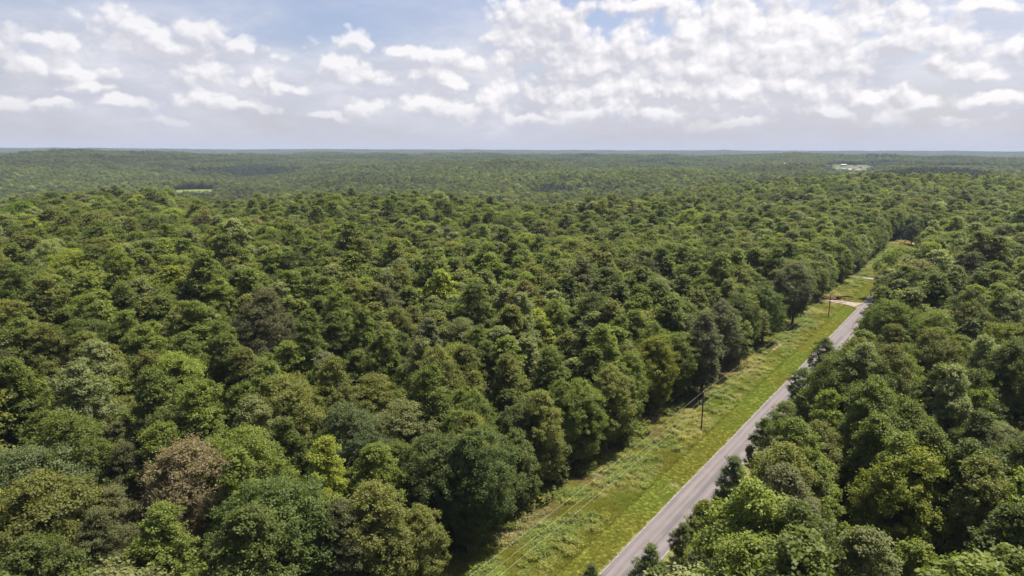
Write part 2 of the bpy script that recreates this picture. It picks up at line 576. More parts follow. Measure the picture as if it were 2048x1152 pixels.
# ------------------------------------------------------------------ road, drives, verge
def road_material():
    m, nt, p = mat('asphalt', rough=0.75, spec=0.35)
    tc = nt.node('ShaderNodeTexCoord')
    P = tc.outputs['Object']                 # x across (0 left .. -W right), y along
    sep = nt.node('ShaderNodeSeparateXYZ', ins={0: P})
    x, y = sep.outputs[0], sep.outputs[1]
    wob = nt.math('MULTIPLY', nt.math('SUBTRACT', nt.noise(nt.vmath('MULTIPLY', P, (0, 1, 0)), 0.06, 3), 0.5), 0.5)
    xx = nt.math('ADD', x, wob)
    streak = nt.noise(nt.vmath('MULTIPLY', P, (1.6, 0.05, 1)), 1.0, 5, 0.65)
    grain = nt.noise(P, 9.0, 4, 0.8)
    blot = nt.noise(P, 0.22, 5, 0.6)
    c = nt.mix(nt.ramp(streak, 0.3, 0.7), (0.108, 0.088, 0.083, 1), (0.150, 0.124, 0.117, 1))
    c = nt.mix(nt.math('MULTIPLY', nt.ramp(blot, 0.4, 0.7), 0.35), c, (0.19, 0.16, 0.154, 1))
    # wheel tracks, paler and polished

    def band(c0, w, soft):
        d = nt.math('ABSOLUTE', nt.math('SUBTRACT', xx, c0))
        return nt.ramp(d, w, w + soft, 1.0, 0.0)
    tr = nt.math('MAXIMUM', band(-1.55, 0.2, 0.5), band(-5.2, 0.2, 0.5))
    tr = nt.math('MAXIMUM', tr, nt.math('MULTIPLY', band(-2.85, 0.1, 0.4), 0.7))
    c = nt.mix(nt.math('MULTIPLY', tr, 0.4), c, (0.21, 0.18, 0.173, 1))
    # dark, worn centre seam broken along its length and sealed cracks
    gate = nt.ramp(nt.noise(nt.vmath('MULTIPLY', P, (0, 1, 0)), 0.045, 2), 0.42, 0.55)
    seam = nt.math('MULTIPLY', band(-3.75, 0.22, 0.28), nt.ramp(grain, 0.3, 0.6, 0.5, 1.0))
    seam = nt.math('MULTIPLY', seam, gate)
    c = nt.mix(nt.math('MULTIPLY', seam, 0.95), c, (0.085, 0.08, 0.087, 1))
    thin = nt.math('MULTIPLY', band(-4.15, 0.02, 0.08), nt.ramp(nt.noise(nt.vmath('MULTIPLY', P, (0, 1, 0)), 0.09, 2), 0.4, 0.5))
    thin = nt.math('MAXIMUM', thin, nt.math('MULTIPLY', band(-1.0, 0.015, 0.06), nt.ramp(nt.noise(nt.vmath('MULTIPLY', P, (0, 1, 0)), 0.07, 2), 0.5, 0.56)))
    c = nt.mix(nt.math('MULTIPLY', thin, 0.9), c, (0.06,0.056,0.06,1))
    c = nt.mix(nt.ramp(grain, 0.2, 0.8, 0.0, 0.22), c, (0.08, 0.072, 0.072, 1))
    # darker band along both road edges
    edg = nt.math('MAXIMUM', band(-0.35, 0.1, 0.35), band(-6.5, 0.1, 0.35))
    c = nt.mix(nt.math('MULTIPLY', edg, 0.4), c, (0.11, 0.095, 0.1, 1))
    nt.l.new(c, p.inputs['Base Color'])
    bump = nt.node('ShaderNodeBump', ins={'Strength': 0.3, 'Distance': 0.02, 'Height': grain})
    nt.l.new(bump.outputs[0], p.inputs['Normal'])
    return m


def strip(name, u0, u1, v0f, v1f, z, material, du=2.0, nv=2):
    """a sheet along the road, in the road's own frame"""
    us = np.arange(u0, u1 + du * .5, du)
    V = []
    for u in us:
        a, b = v0f(u), v1f(u)
        for k in range(nv):
            V.append((a + (b - a) * k / (nv - 1), u, z))
    F = []
    for i in range(len(us) - 1):
        for k in range(nv - 1):
            q = i * nv + k
            F.append((q, q + 1, q + nv + 1, q + nv))
    o = mesh_obj(name, V, F, material)
    # object frame: x = to the right of the road, y = along it
    o.matrix_world = Matrix(((-RN[0], RD[0], 0, RO[0]), (-RN[1], RD[1], 0, RO[1]), (0, 0, 1, 0), (0, 0, 0, 1)))
    tag(o, kind='structure')
    return o


ROADM = road_material()
# local x runs to the right, so the road spans 0 .. ROADW; the material reads -x
nd_sep = [n for n in ROADM.node_tree.nodes if n.type == 'SEPXYZ'][0]
mp = ROADM.node_tree.nodes.new('ShaderNodeVectorMath')
mp.operation = 'MULTIPLY'
mp.inputs[1].default_value = (-1, 1, 1)
tcn = [n for n in ROADM.node_tree.nodes if n.type == 'TEX_COORD'][0]
for l in list(ROADM.node_tree.links):
    if l.from_node == tcn:
        to = l.to_socket
        ROADM.node_tree.links.remove(l)
        ROADM.node_tree.links.new(mp.outputs[0], to)
ROADM.node_tree.links.new(tcn.outputs['Object'], mp.inputs[0])


def wav(u, s, a):
    return a * (math.sin(u * s + 1) + 0.6 * math.sin(u * s * 2.7 + 2) + 0.4 * math.sin(u * s * 6.1))


strip('road', -130, 900, lambda u: wav(u, .11, .05), lambda u: ROADW + wav(u + 9, .13, .05), 0.075, ROADM, nv=5)
mpaint, ntp, pp = mat('worn_white_paint', rough=0.7, spec=0.3)
Pp = ntp.node('ShaderNodeNewGeometry').outputs['Position']
ntp.l.new(ntp.mix(ntp.ramp(ntp.noise(Pp, 1.3, 5, .7), 0.35, 0.62), (0.38, 0.34, 0.32, 1), (0.19, 0.165, 0.155, 1)), pp.inputs['Base Color'])
strip('edge_line', -130, 900, lambda u: 0.14 + wav(u, .11, .05), lambda u: 0.27 + wav(u, .11, .05), 0.080, mpaint)
strip('edge_line', -130, 900, lambda u: ROADW - .28 + wav(u + 9, .13, .05), lambda u: ROADW - .15 + wav(u + 9, .13, .05), 0.080, mpaint)

mgravel, ntg, pg = mat('gravel', rough=0.95, spec=0.15)
Pg = ntg.node('ShaderNodeNewGeometry').outputs['Position']
gc = ntg.mix(ntg.ramp(ntg.noise(Pg, 0.8, 6, .7), 0.35, 0.65), (0.21, 0.17, 0.15, 1), (0.32, 0.27, 0.245, 1))
gc = ntg.mix(ntg.ramp(ntg.noise(Pg, 5.0, 4, .7), 0.5, 0.75), gc, (0.24, 0.2, 0.175, 1))
ntg.l.new(gc, pg.inputs['Base Color'])


def ribbon(name, pts, widths, z, material, kind='structure', sub=10, zf=None):
    """flat ribbon through world points with ragged edges"""
    P = np.array(pts, float)
    n = len(P)
    V, F = [], []
    tt = np.linspace(0, n - 1, (n - 1) * sub + 1)
    xs = np.interp(tt, range(n), P[:, 0])
    ys = np.interp(tt, range(n), P[:, 1])
    ws = np.interp(tt, range(n), widths)
    k = np.ones(5) / 5
    if len(xs) > 12:
        xs[2:-2] = np.convolve(xs, k, 'valid')
        ys[2:-2] = np.convolve(ys, k, 'valid')
    dx, dy = np.gradient(xs), np.gradient(ys)
    L = np.hypot(dx, dy)
    nx, ny = -dy / L, dx / L
    rr = np.random.RandomState(3)
    for i in range(len(xs)):
        a = ws[i] / 2 * (1 + rr.uniform(-.09, .09))
        b = ws[i] / 2 * (1 + rr.uniform(-.09, .09))
        for s in (-a, 0, b):
            X, Y = xs[i] + nx[i] * s, ys[i] + ny[i] * s
            V.append((X, Y, (zf(X, Y) if zf else 0) + z))
    for i in range(len(xs) - 1):
        for k2 in (0, 1):
            q = i * 3 + k2
            F.append((q, q + 3, q + 4, q + 1))
    o = mesh_obj(name, V, F, material)
    tag(o, kind=kind)
    return o


def rxy(u, v):
    x, y = road_xy(u, v)
    return (float(x), float(y))


U1, U2, U3 = 240.0, 315.0, 490.0
ribbon('driveway', [rxy(U1, 0.3), rxy(U1 + .5, 3), rxy(U1 + 1.5, 7), rxy(U1 + 3.5, 12), rxy(U1 + 5, 20), rxy(U1 + 9, 30)], [12, 8, 6, 4, 3.2, 3], 0.35, mgravel)
ribbon('driveway', [rxy(U2, 0.3), rxy(U2 + .3, 3), rxy(U2 + .5, 8), rxy(U2 + 0, 14), rxy(U2 - 1, 22), rxy(U2 - 3, 30)], [9, 6, 5, 4.6, 4, 3.5], 0.35, mgravel)
ribbon('gravel_turnout', [rxy(U3 - 2, -.5), rxy(U3, 2.2), rxy(U3 + 3, 5)], [8, 5, 2], 0.35, mgravel)

# verge
VU0, VU1 = -60.0, 512.0


def verge():
    du, dv = 0.5, 0.45
    us = np.arange(VU0, VU1, du)
    nv = 72
    U, K = np.meshgrid(us, np.arange(nv), indexing='ij')
    vmax = np.interp(us, FE_U, FE_V) + 6.0
    Vv = (K / (nv - 1)) * vmax[:, None] + 0.0
    u, v = U.ravel(), Vv.ravel()
    X, Y = road_xy(u, v)
    # relief: shoulder, shallow ditch, rough ground towards the trees
    rough = sstep(5.0, 9.0, v)
    z = 0.05 + 0.10 * sstep(0, 1.0, v) * 0 + 0.22 * sstep(3, 9, v)
    z = z + rough * (fbm(X, Y, 3.2, 1, 3) - .35) * 0.5 + (fbm(X, Y, 1.1, 4, 2) - .5) * 0.06 * sstep(0.2, 2, v)
    z = np.maximum(z, 0.03)
    n1 = fbm(X, Y, 14, 0, 4)
    n2 = fbm(X, Y, 5, 2, 4)
    n3 = fbm(X, Y, 2.0, 5, 3)
    mown = np.array([0.185, 0.188, 0.030])
    lush = np.array([0.165, 0.205, 0.030])
    weed = np.array([0.135, 0.170, 0.032])
    straw = np.array([0.29, 0.255, 0.085])
    litter = np.array([0.185, 0.140, 0.082])
    red = np.array([0.25, 0.16, 0.095])

    def mixc(c, d, f):
        return c * (1 - f[:, None]) + d * f[:, None]
    c = np.tile(mown, (len(u), 1)) * (0.93 + 0.14 * n2)[:, None]
    c = mixc(c, lush, sstep(.45, .62, n1) * .8)
    c = mixc(c, weed, rough * sstep(.42, .56, n2) * .85)
    c = mixc(c, straw, rough * sstep(.52, .66, fbm(X, Y, 11, 6, 4)) * .75)
    c = mixc(c, straw, sstep(.6, 1.2, n3 + .35 * np.exp(-((v - 7.2) / 1.6) ** 2)) * .55)
    e = np.interp(u, FE_U, FE_V)
    ed = sstep(-3.2, 1.5, (v - e) + (n1 - .5) * 9 + (n3 - .5) * 3)
    c = mixc(c, litter, ed * .92)
    for (uc, vc, ru, rv, cc) in ((U1 + 4, 13, 9, 5, red), (U1 + 1, 9, 5, 3, red), (24, 17, 4.5, 3.5, litter * 1.45), (52, 15, 4, 2, litter * 1.2),
                                 (147, 11.5, 3.2, .9, np.array([.55, .43, .33])), (U2, 15, 4, 6, litter * 1.3), (U3 + 5, 10, 8, 9, red * 1.1),
                                 (2, 18, 10, 3, litter * 1.2), (36, 19.5, 3, 2, red), (U1 - 3, 2, 3, 2, red * 1.2), (32, 1.6, 1.0, 1.2, np.array([.42, .33, .22])),
                                 (28, 2.9, .9, .35, np.array([.42, .33, .22]))):
        q = ((u - uc) / ru) ** 2 + ((v - vc) / rv) ** 2 + (n3 - .5) * 1.4 + (n2 - .5) * 1.6
        c = mixc(c, cc, sstep(1.5, .3, q) * (.8 if uc > 140 else .55))
    c = c * (0.9 + 0.2 * n3)[:, None]
    F = []
    n = nv
    i, j = np.meshgrid(np.arange(len(us) - 1), np.arange(nv - 1), indexing='ij')
    F = np.stack([i * n + j, i * n + j + 1, (i + 1) * n + j + 1, (i + 1) * n + j], -1).reshape(-1, 4)[:, ::-1]
    m, nt, p = mat('verge_turf', rough=0.9, spec=0.15)
    att = nt.node('ShaderNodeAttribute', attribute_type='GEOMETRY', attribute_name='turf')
    P = nt.node('ShaderNodeNewGeometry').outputs['Position']
    f = nt.noise(P, 4.0, 6, 0.75)
    k = nt.ramp(f, 0.25, 0.75, 0.55, 1.4, smooth=False)
    cc = nt.vmath('SCALE', att.outputs['Color'])
    nt.l.new(k, cc.node.inputs['Scale'])
    nt.l.new(cc, p.inputs['Base Color'])
    bump = nt.node('ShaderNodeBump', ins={'Strength': 0.9, 'Distance': 0.12, 'Height': f})
    nt.l.new(bump.outputs[0], p.inputs['Normal'])
    ca = np.concatenate([np.clip(c, 0, 1), np.ones((len(c), 1))], 1)
    me = np_mesh('verge', np.stack([X, Y, z], 1), F, m, {'turf': ('POINT', 'FLOAT_COLOR', ca)}, smooth=True)
    o = bpy.data.objects.new('verge', me)
    COL.objects.link(o)
    tag(o, kind='structure')
    return np.stack([X, Y, z], 1), u, v, c


VP, VUu, VVv, VC = verge()

# narrow strip of grass beyond the road
mR, ntR, pR = mat('shoulder_grass', rough=0.9, spec=0.15)
PR = ntR.node('ShaderNodeNewGeometry').outputs['Position']
ntR.l.new(ntR.mix(ntR.ramp(ntR.noise(PR, 0.8, 6, .7), .35, .65), (0.10, 0.12, 0.03, 1), (0.21, 0.19, 0.05, 1)), pR.inputs['Base Color'])
strip('shoulder', -130, 900, lambda u: ROADW + wav(u + 9, .13, .05) - .02, lambda u: ROADW + 3.6 + wav(u, .3, .5), 0.055, mR, nv=4)


# ------------------------------------------------------------------ trees
def tube(V, F, p0, p1, r0, r1, sides=6):
    p0, p1 = Vector(p0), Vector(p1)
    d = (p1 - p0)
    if d.length < 1e-6:
        return
    q = d.to_track_quat('Z', 'Y')
    b = len(V)
    for (c, r) in ((p0, r0), (p1, r1)):
        for i in range(sides):
            a = 2 * math.pi * i / sides
            V.append(tuple(c + q @ Vector((r * math.cos(a), r * math.sin(a), 0))))
    for i in range(sides):
        j = (i + 1) % sides
        F.append((b + i, b + j, b + sides + j, b + sides + i))


PROFILES = {  # height fraction of the crown -> share of the crown radius
    'oak': ([0, .12, .35, .6, .8, .93, 1], [.45, .8, 1, .97, .78, .5, .15]),
    'poplar': ([0, .1, .3, .55, .78, .92, 1], [.5, .85, 1, .86, .58, .32, .06]),
    'gum': ([0, .1, .4, .7, .9, 1], [.6, .9, 1, .8, .45, .12]),
    'pine': ([0, .15, .35, .6, .85, 1], [.5, .95, 1, .8, .42, .05]),
    'cedar': ([0, .1, .5, .8, 1], [.8, 1, .72, .36, .03]),
}


def crown_arrays(kind, R, z0, z1, rng, n_bough, n_twig, n_leaf, leaf, bough_r, twig_r):
    """rhombus leaves in twig sprays on boughs; returns verts, faces, per-leaf value, bough centres"""
    tf, rf = PROFILES[kind]
    Hc = z1 - z0
    # boughs: stratified in height with golden-angle turns; a few inner ones
    nb = n_bough
    tt = (np.arange(nb) + rng.rand(nb)) / nb
    # sample height by lateral surface
    hh = np.linspace(0, 1, 60)
    w = np.interp(hh, tf, rf) + 0.12
    cw = np.cumsum(w)
    cw /= cw[-1]
    t = np.interp(tt, cw, hh)
    ang = np.arange(nb) * 2.39996 + rng.rand(nb) * .9
    rr = np.interp(t, tf, rf) * R
    lean = 1 + 0.22 * np.sin(ang * 1 + rng.rand() * 6) + 0.14 * np.sin(ang * 2 + rng.rand() * 6)
    rad = np.maximum(0.0, rr * lean * (0.72 + .36 * rng.rand(nb)) - bough_r * .55)
    inner = rng.rand(nb) < .18
    rad = np.where(inner, rad * .45, rad)
    zc = z0 + t * Hc + rng.uniform(-.6, .6, nb)
    zc = np.minimum(zc, z1 - bough_r * .4)
    bc = np.stack([rad * np.cos(ang), rad * np.sin(ang), zc], 1)
    br = bough_r * (0.78 + .5 * rng.rand(nb))
    # twigs on the outer and upper side of every bough
    out = bc.copy()
    out[:, 2] = (zc - (z0 + .35 * Hc)) * .8
    out /= (np.linalg.norm(out, axis=1, keepdims=True) + 1e-6)
    bi = np.repeat(np.arange(nb), n_twig)
    d = rng.normal(size=(len(bi), 3))
    d /= np.linalg.norm(d, axis=1, keepdims=True)
    d = d + out[bi] * .75 + np.array([0, 0, .4])
    d /= np.linalg.norm(d, axis=1, keepdims=True)
    flat = np.array([1, 1, .88]) if kind not in ('pine', 'cedar') else np.array([1.1, 1.1, .5])
    tc = bc[bi] + d * (br[bi] * (.7 + .45 * rng.rand(len(bi))))[:, None] * flat
    tr = twig_r * (.65 + .7 * rng.rand(len(bi)))
    ti = np.repeat(np.arange(len(tc)), n_leaf)
    e = rng.normal(size=(len(ti), 3))
    e /= np.linalg.norm(e, axis=1, keepdims=True)
    e = e + d[ti] * .5
    pos = tc[ti] + e * (tr[ti] * rng.rand(len(ti)) ** .45)[:, None] * np.array([1, 1, .7])
    # leaf orientation
    nrm = rng.normal(size=(len(ti), 3)) * .55 + d[ti] * .5 + np.array([0, 0, .75])
    nrm /= np.linalg.norm(nrm, axis=1, keepdims=True)
    a = rng.normal(size=(len(ti), 3)) + d[ti] * .6
    a = a - nrm * np.sum(a * nrm, 1, keepdims=True)
    a /= np.linalg.norm(a, axis=1, keepdims=True) + 1e-9
    b = np.cross(nrm, a)
    L = leaf * (.6 + .8 * rng.rand(len(ti)))
    wd = L * (.42 if kind not in ('pine', 'cedar') else .2)
    droop = nrm * (L * .12)[:, None]
    p0 = pos - a * (L * .5)[:, None] - droop
    p2 = pos + a * (L * .5)[:, None] - droop
    p1 = pos + b * wd[:, None]
    p3 = pos - b * wd[:, None]
    V = np.stack([p0, p1, p2, p3], 1).reshape(-1, 3)
    F = np.arange(len(V)).reshape(-1, 4)
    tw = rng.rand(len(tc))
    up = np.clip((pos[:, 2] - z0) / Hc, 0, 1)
    lv = np.clip(.42 * rng.rand(len(ti)) + .28 * tw[ti] + .14 * rng.rand(nb)[bi][ti] + .24 * up ** 2, 0, 1)  # paler up the crown: young leaves, with the highlight put into their colour
    return V, F, lv, bc


def trunk_arrays(z0, z1, bc, rng, r=.28, nl=14, sides=7, split=.7):
    V, F = [], []
    pts = []
    n = 6
    ox = oy = 0
    top = z0 + (z1 - z0) * split
    for i in range(n + 1):
        pts.append(Vector((ox, oy, -0.6 + (top + .6) * i / n)))
        ox += rng.uniform(-.18, .18)
        oy += rng.uniform(-.18, .18)
    rad = [r * (1.25 if i == 0 else 1) * (1 - .8 * i / n) + .03 for i in range(n + 1)]
    for i in range(n):
        tube(V, F, pts[i], pts[i + 1], rad[i], rad[i + 1], sides)
    idx = rng.permutation(len(bc))[:nl]
    for k in idx:
        c = Vector(bc[k])
        z = max(z0 * .75, c.z - math.hypot(c.x, c.y) * (.55 + .3 * rng.rand()))
        z = min(z, top - .2)
        f = (z + .6) / (top + .6) * n
        i = min(n - 1, int(f))
        p = pts[i].lerp(pts[i + 1], f - i)
        rr = max(.05, (rad[i]) * .45)
        mid = p.lerp(c, .55) + Vector((rng.uniform(-.3, .3), rng.uniform(-.3, .3), rng.uniform(-.1, .5)))
        tube(V, F, p, mid, rr, rr * .6, 5)
        tube(V, F, mid, c, rr * .6, .025, 5)
    return np.array(V), np.array(F)


# kind, R, z0, z1, boughs, twigs, leaves, leaf, bough_r, twig_r
SPECS = [
    ('oak', 5.6, 5.5, 20.5, 62, 16, 20, .40, 1.75, .62),
    ('oak', 6.2, 6.0, 19.0, 70, 16, 20, .40, 1.9, .66),
    ('oak', 5.0, 4.5, 18.5, 56, 16, 20, .38, 1.6, .60),
    ('gum', 4.4, 4.5, 22.0, 62, 15, 20, .42, 1.5, .58),
    ('gum', 4.8, 6.0, 21.0, 60, 15, 20, .40, 1.6, .60),
    ('poplar', 4.3, 5.0, 24.0, 66, 14, 20, .44, 1.35, .55),
    ('poplar', 4.7, 5.0, 22.5, 66, 14, 20, .44, 1.4, .58),
    ('poplar', 3.8, 4.0, 21.0, 58, 14, 20, .42, 1.25, .52),
    ('pine', 4.3, 7.0, 21.0, 60, 15, 26, .42, 1.35, .50),
    ('pine', 4.9, 6.0, 19.0, 64, 15, 26, .42, 1.5, .52),
    ('gum', 3.4, 2.5, 13.5, 40, 14, 20, .38, 1.3, .52),
    ('cedar', 2.6, 0.8, 8.5, 42, 12, 24, .32, .8, .38),
]
SHAPE_WORD = ['broad domed', 'wide spreading', 'rounded', 'tall oval', 'full oval', 'tall pointed', 'peaked', 'narrow pointed',
              'feathery', 'bushy', 'small oval', 'short conical']
SPECIES_WORD = ['tree'] * 8 + ['pine', 'pine', 'tree', 'conifer']

NEAR = []     # (crown mesh, trunk mesh)
for i, (k, R, z0, z1, nb, ntw, nl, lf, brd, twr) in enumerate(SPECS):
    rng = np.random.RandomState(100 + i)
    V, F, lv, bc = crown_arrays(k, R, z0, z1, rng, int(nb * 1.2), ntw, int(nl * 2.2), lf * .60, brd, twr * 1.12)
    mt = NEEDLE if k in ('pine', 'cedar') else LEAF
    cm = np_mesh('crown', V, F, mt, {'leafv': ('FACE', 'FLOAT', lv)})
    TV, TF = trunk_arrays(z0, z1, bc, rng, r=.16 + .012 * z1)
    tm = np_mesh('trunk', TV, TF, BARK, smooth=True)
    NEAR.append((cm, tm))

SRC = bpy.data.collections.new('canopy_sources')   # meshes that the forest object repeats
NMID = len(SPECS)


def joined(name, parts):
    """parts: list of (V, F, material index, leafv)"""
    Vs, Fs, mi, lv = [], [], [], []
    off = 0
    for (V, F, m, l) in parts:
        Vs.append(V)
        Fs.append(F + off)
        off += len(V)
        mi.append(np.full(len(F), m))
        lv.append(l if l is not None else np.full(len(F), .5))
    return np_mesh(name, np.concatenate(Vs), np.concatenate(Fs), [LEAF, BARK, NEEDLE],
                   {'leafv': ('FACE', 'FLOAT', np.concatenate(lv))}, mat_index=np.concatenate(mi))


for i, (k, R, z0, z1, nb, ntw, nl, lf, brd, twr) in enumerate(SPECS):
    rng = np.random.RandomState(300 + i)
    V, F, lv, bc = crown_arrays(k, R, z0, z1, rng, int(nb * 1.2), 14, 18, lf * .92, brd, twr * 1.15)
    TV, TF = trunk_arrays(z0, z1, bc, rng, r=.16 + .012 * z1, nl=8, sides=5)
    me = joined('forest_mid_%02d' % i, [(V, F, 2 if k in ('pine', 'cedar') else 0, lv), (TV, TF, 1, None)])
    SRC.objects.link(bpy.data.objects.new('a_mid_%02d' % i, me))
NLOD = 8
for i in range(NLOD):
    k, R, z0, z1, nb, ntw, nl, lf, brd, twr = SPECS[[0, 1, 2, 4, 0, 1, 3, 8][i]]
    rng = np.random.RandomState(500 + i)
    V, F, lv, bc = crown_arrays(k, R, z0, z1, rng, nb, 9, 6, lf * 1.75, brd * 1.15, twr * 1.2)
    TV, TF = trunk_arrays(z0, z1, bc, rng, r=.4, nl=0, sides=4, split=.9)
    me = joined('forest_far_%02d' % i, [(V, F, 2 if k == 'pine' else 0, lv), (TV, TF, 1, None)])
    SRC.objects.link(bpy.data.objects.new('b_far_%02d' % i, me))
NTILE = 4
TILE = 84.0
for i in range(NTILE):
    rng = np.random.RandomState(700 + i)
    parts = []
    protos = []
    for q in range(6):
        k, R, z0, z1, nb, ntw, nl, lf, brd, twr = SPECS[[0, 1, 2, 4, 0, 1][q]]
        protos.append(crown_arrays(k, R, z0 + 3, z1, rng, 26, 4, 5, lf * 3.4, brd * 1.4, twr * 1.6)[:3])
    g = 9
    for a in range(g):
        for b in range(g):
            V, F, lv = protos[rng.randint(6)]
            th = rng.rand() * 6.28
            s = rng.uniform(.72, 1.28)
            x = (a + .5 + rng.uniform(-.4, .4)) * TILE / g - TILE / 2
            y = (b + .5 + rng.uniform(-.4, .4)) * TILE / g - TILE / 2
            W = V * s
            W = np.stack([W[:, 0] * math.cos(th) - W[:, 1] * math.sin(th) + x, W[:, 0] * math.sin(th) + W[:, 1] * math.cos(th) + y, W[:, 2]], 1)
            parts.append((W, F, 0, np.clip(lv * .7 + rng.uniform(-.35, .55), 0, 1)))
    me = joined('forest_tile_%02d' % i, parts)
    SRC.objects.link(bpy.data.objects.new('c_tile_%02d' % i, me))

# tints (leaf albedo)
TINTS = [('dark green', (0.072, 0.089, 0.017)), ('deep green', (0.087, 0.107, 0.018)), ('mid green', (0.108, 0.131, 0.021)),
         ('olive green', (0.123, 0.128, 0.026)), ('light green', (0.133, 0.158, 0.025)), ('yellow-green', (0.161, 0.177, 0.021)),
         ('grey-green', (0.129, 0.137, 0.047)), ('pale green', (0.170, 0.185, 0.071)), ('brownish olive', (0.129, 0.118, 0.036))]
TW = np.array([.11, .17, .28, .17, .15, .03, .04, .06, .008])
PINE_T = (.080, .082, .028)


def scatter(dmin, dmax, step, seed, azlim=math.radians(44)):
    rng = np.random.RandomState(seed)
    w = dmax * math.sin(min(azlim, math.pi / 2))
    xs = np.arange(-w, w, step)
    ys = np.arange(0, dmax, step * .9)
    X, Y = np.meshgrid(xs, ys)
    X = X + (np.arange(len(ys)) % 2)[:, None] * step * .5
    X = (X + rng.uniform(-.38, .38, X.shape) * step).ravel()
    Y = (Y + rng.uniform(-.38, .38, Y.shape) * step).ravel()
    D = np.hypot(X, Y)
    A = np.arctan2(X, Y)
    k = (D >= dmin) & (D < dmax) & (np.abs(A) < azlim)
    return X[k], Y[k], rng


def tint_for(X, Y, rng):
    n = len(X)
    f = fbm(X, Y, 60, 1, 3) + 1.9 * (fbm(X, Y, 420, 2, 3) - .5) * sstep(500, 1500, np.hypot(X, Y))
    idx = rng.choice(len(TINTS), n, p=TW / TW.sum())
    T = np.array([t[1] for t in TINTS])[idx]
    T = T * (0.90 + .38 * rng.rand(n))[:, None] * (0.8 + .5 * f)[:, None]
    return T, idx


# named trees that stand out, at their places: (x, y in the photograph at crown height z, spec, tint, scale)
def spot(x, y, z):
    return at(x, y, z)


SPECIAL = [
    (370, 965, 15, 1, (0.175, 0.142, 0.068), 1.15, 'wide spreading tree with a tan brown crown in the lower left woods'),
    (1312, 745, 12, 0, (0.145, 0.154, 0.012), 1.0, 'bright yellow-green tree at the forest edge left of the nearest utility pole'),
    (530, 655, 15, 9, (0.095, 0.094, 0.035), 1.5, 'big rounded brownish-green pine standing alone among lighter trees'),
    (48, 440, 18, 1, (0.118, 0.165, 0.015), 1.5, 'bright lime green tree at the far left end of the near ridge'),
    (1410, 690, 14, 3, (0.134, 0.134, 0.062), 1.1, 'grey-green tall tree at the forest edge above the nearest utility pole'),
    (1590, 575, 13, 0, (0.130, 0.131, 0.064), 1.2, 'grey-green domed tree standing out from the forest edge over the verge'),
    (1530, 610, 13, 2, (0.099, 0.129, 0.022), 1.1, 'light green rounded tree on the forest edge before the grey-green domed one'),
    (1440, 655, 14, 4, (0.119, 0.118, 0.056), 1.1, 'second grey-green oval tree behind the forest edge above the nearest pole'),
    (950, 960, 13, 0, (0.087, 0.115, 0.025), 1.05, 'large dark green domed tree at the lower end of the forest edge'),
    (870, 940, 14, 1, (0.079, 0.100, 0.022), 1.0, 'large very dark green spreading tree beside the lower forest edge'),
    (650, 760, 18, 6, (0.161, 0.165, 0.088), 1.0, 'silvery tipped pointed tree in the middle of the left woods'),
    (690, 900, 14, 0, (0.079, 0.100, 0.032), 1.1, 'deep green domed tree two crowns left of the large dark edge trees'),
    (860, 700, 17, 5, (0.134, 0.142, 0.063), .95, 'pale silvery pointed tree left of the yellow-green edge tree'),
    (60, 1010, 13, 1, (0.100, 0.122, 0.045), 1.15, 'blue-grey green spreading tree at the left border of the picture'),
    (560, 1090, 12, 1, (0.089, 0.120, 0.026), 1.15, 'broad fresh green tree at the bottom left of the woods'),
    (1560, 1080, 13, 3, (0.121, 0.122, 0.050), 1.15, 'pale grey-green oval tree at the bottom right of the road'),
    (1655, 1035, 12, 10, (0.123, 0.149, 0.017), 1.2, 'small bright yellow-green tree among the bottom right trees'),
    (1830, 1125, 12, 10, (0.134, 0.159, 0.017), 1.3, 'small vivid yellow-green tree on the lower right picture border'),
    (1400, 880, 2, 10, (0.089, 0.122, 0.024), .01, ''),
]
SPECIAL = [s for s in SPECIAL if s[5] > .1]
# individual near trees: road-side right trees, small pines at the bottom of the road: (u, v, spec, tint, scale, label)
ROADSIDE = [
    (-4.0, -3.8 - 5.2, 11, (0.092, 0.122, 0.028), 1.0, 'short pine covering the road at the very bottom of the picture'),
    (-10.2, -2.2, 11, (0.092, 0.118, 0.026), .72, 'short pine on the left road edge at the bottom of the picture'),
    (-4.0, 22.0, 2, (0.090, 0.108, 0.026), .85, 'rounded tree at the lowest end of the left forest edge'),
    (4.5, 22.5, 10, (0.100, 0.122, 0.026), 1.15, 'small oval tree beside the brown soil at the low end of the forest edge'),
    (-12.0, 20.5, 3, (0.096, 0.112, 0.028), .8, 'oval tree cut by the bottom border left of the grass verge'),
    (12.0, 26.5, 4, (0.086, 0.106, 0.024), .85, 'full green tree at the forest edge just above the lowest brown soil'),
    (6.0, -10.5, 9, (0.099, 0.118, 0.028), .42, 'bushy young pine leaning over the road in front of a yellow-green tree'),
    (11.0, -12.0, 10, (0.152, 0.183, 0.021), .72, 'yellow-green tipped small tree on the right road shoulder'),
    (27.5, -11.5, 11, (0.082, 0.111, 0.026), 1.35, 'dark conical tree alone on the right shoulder by the first grass gap'),
    (42.0, -13.0, 5, (0.124, 0.153, 0.034), .62, 'pointed tree close to the road on the right, below the nearest pole'),
    (57.0, -13.0, 2, (0.148, 0.174, 0.049), .72, 'rounded tree reaching over the right lane across from the nearest pole'),
    (84.0, -10.8, 2, (0.103, 0.138, 0.028), .72, 'rounded dark tree overhanging the right lane past the nearest pole'),
    (112.0, -10.5, 4, (0.116, 0.142, 0.034), .72, 'oval tree shading the right lane with broken shadow patches'),
]

POLES = [(float(x), float(y)) for x, y in [(-38.0, 41.0), (46.8, 158.3), (131.5, 275.8), (222.3, 404.9), (289.8, 500.7)]]
LONE = (294.6, 500.7)

nx, ny, rngN = scatter(38, 760, 7.9, 11)
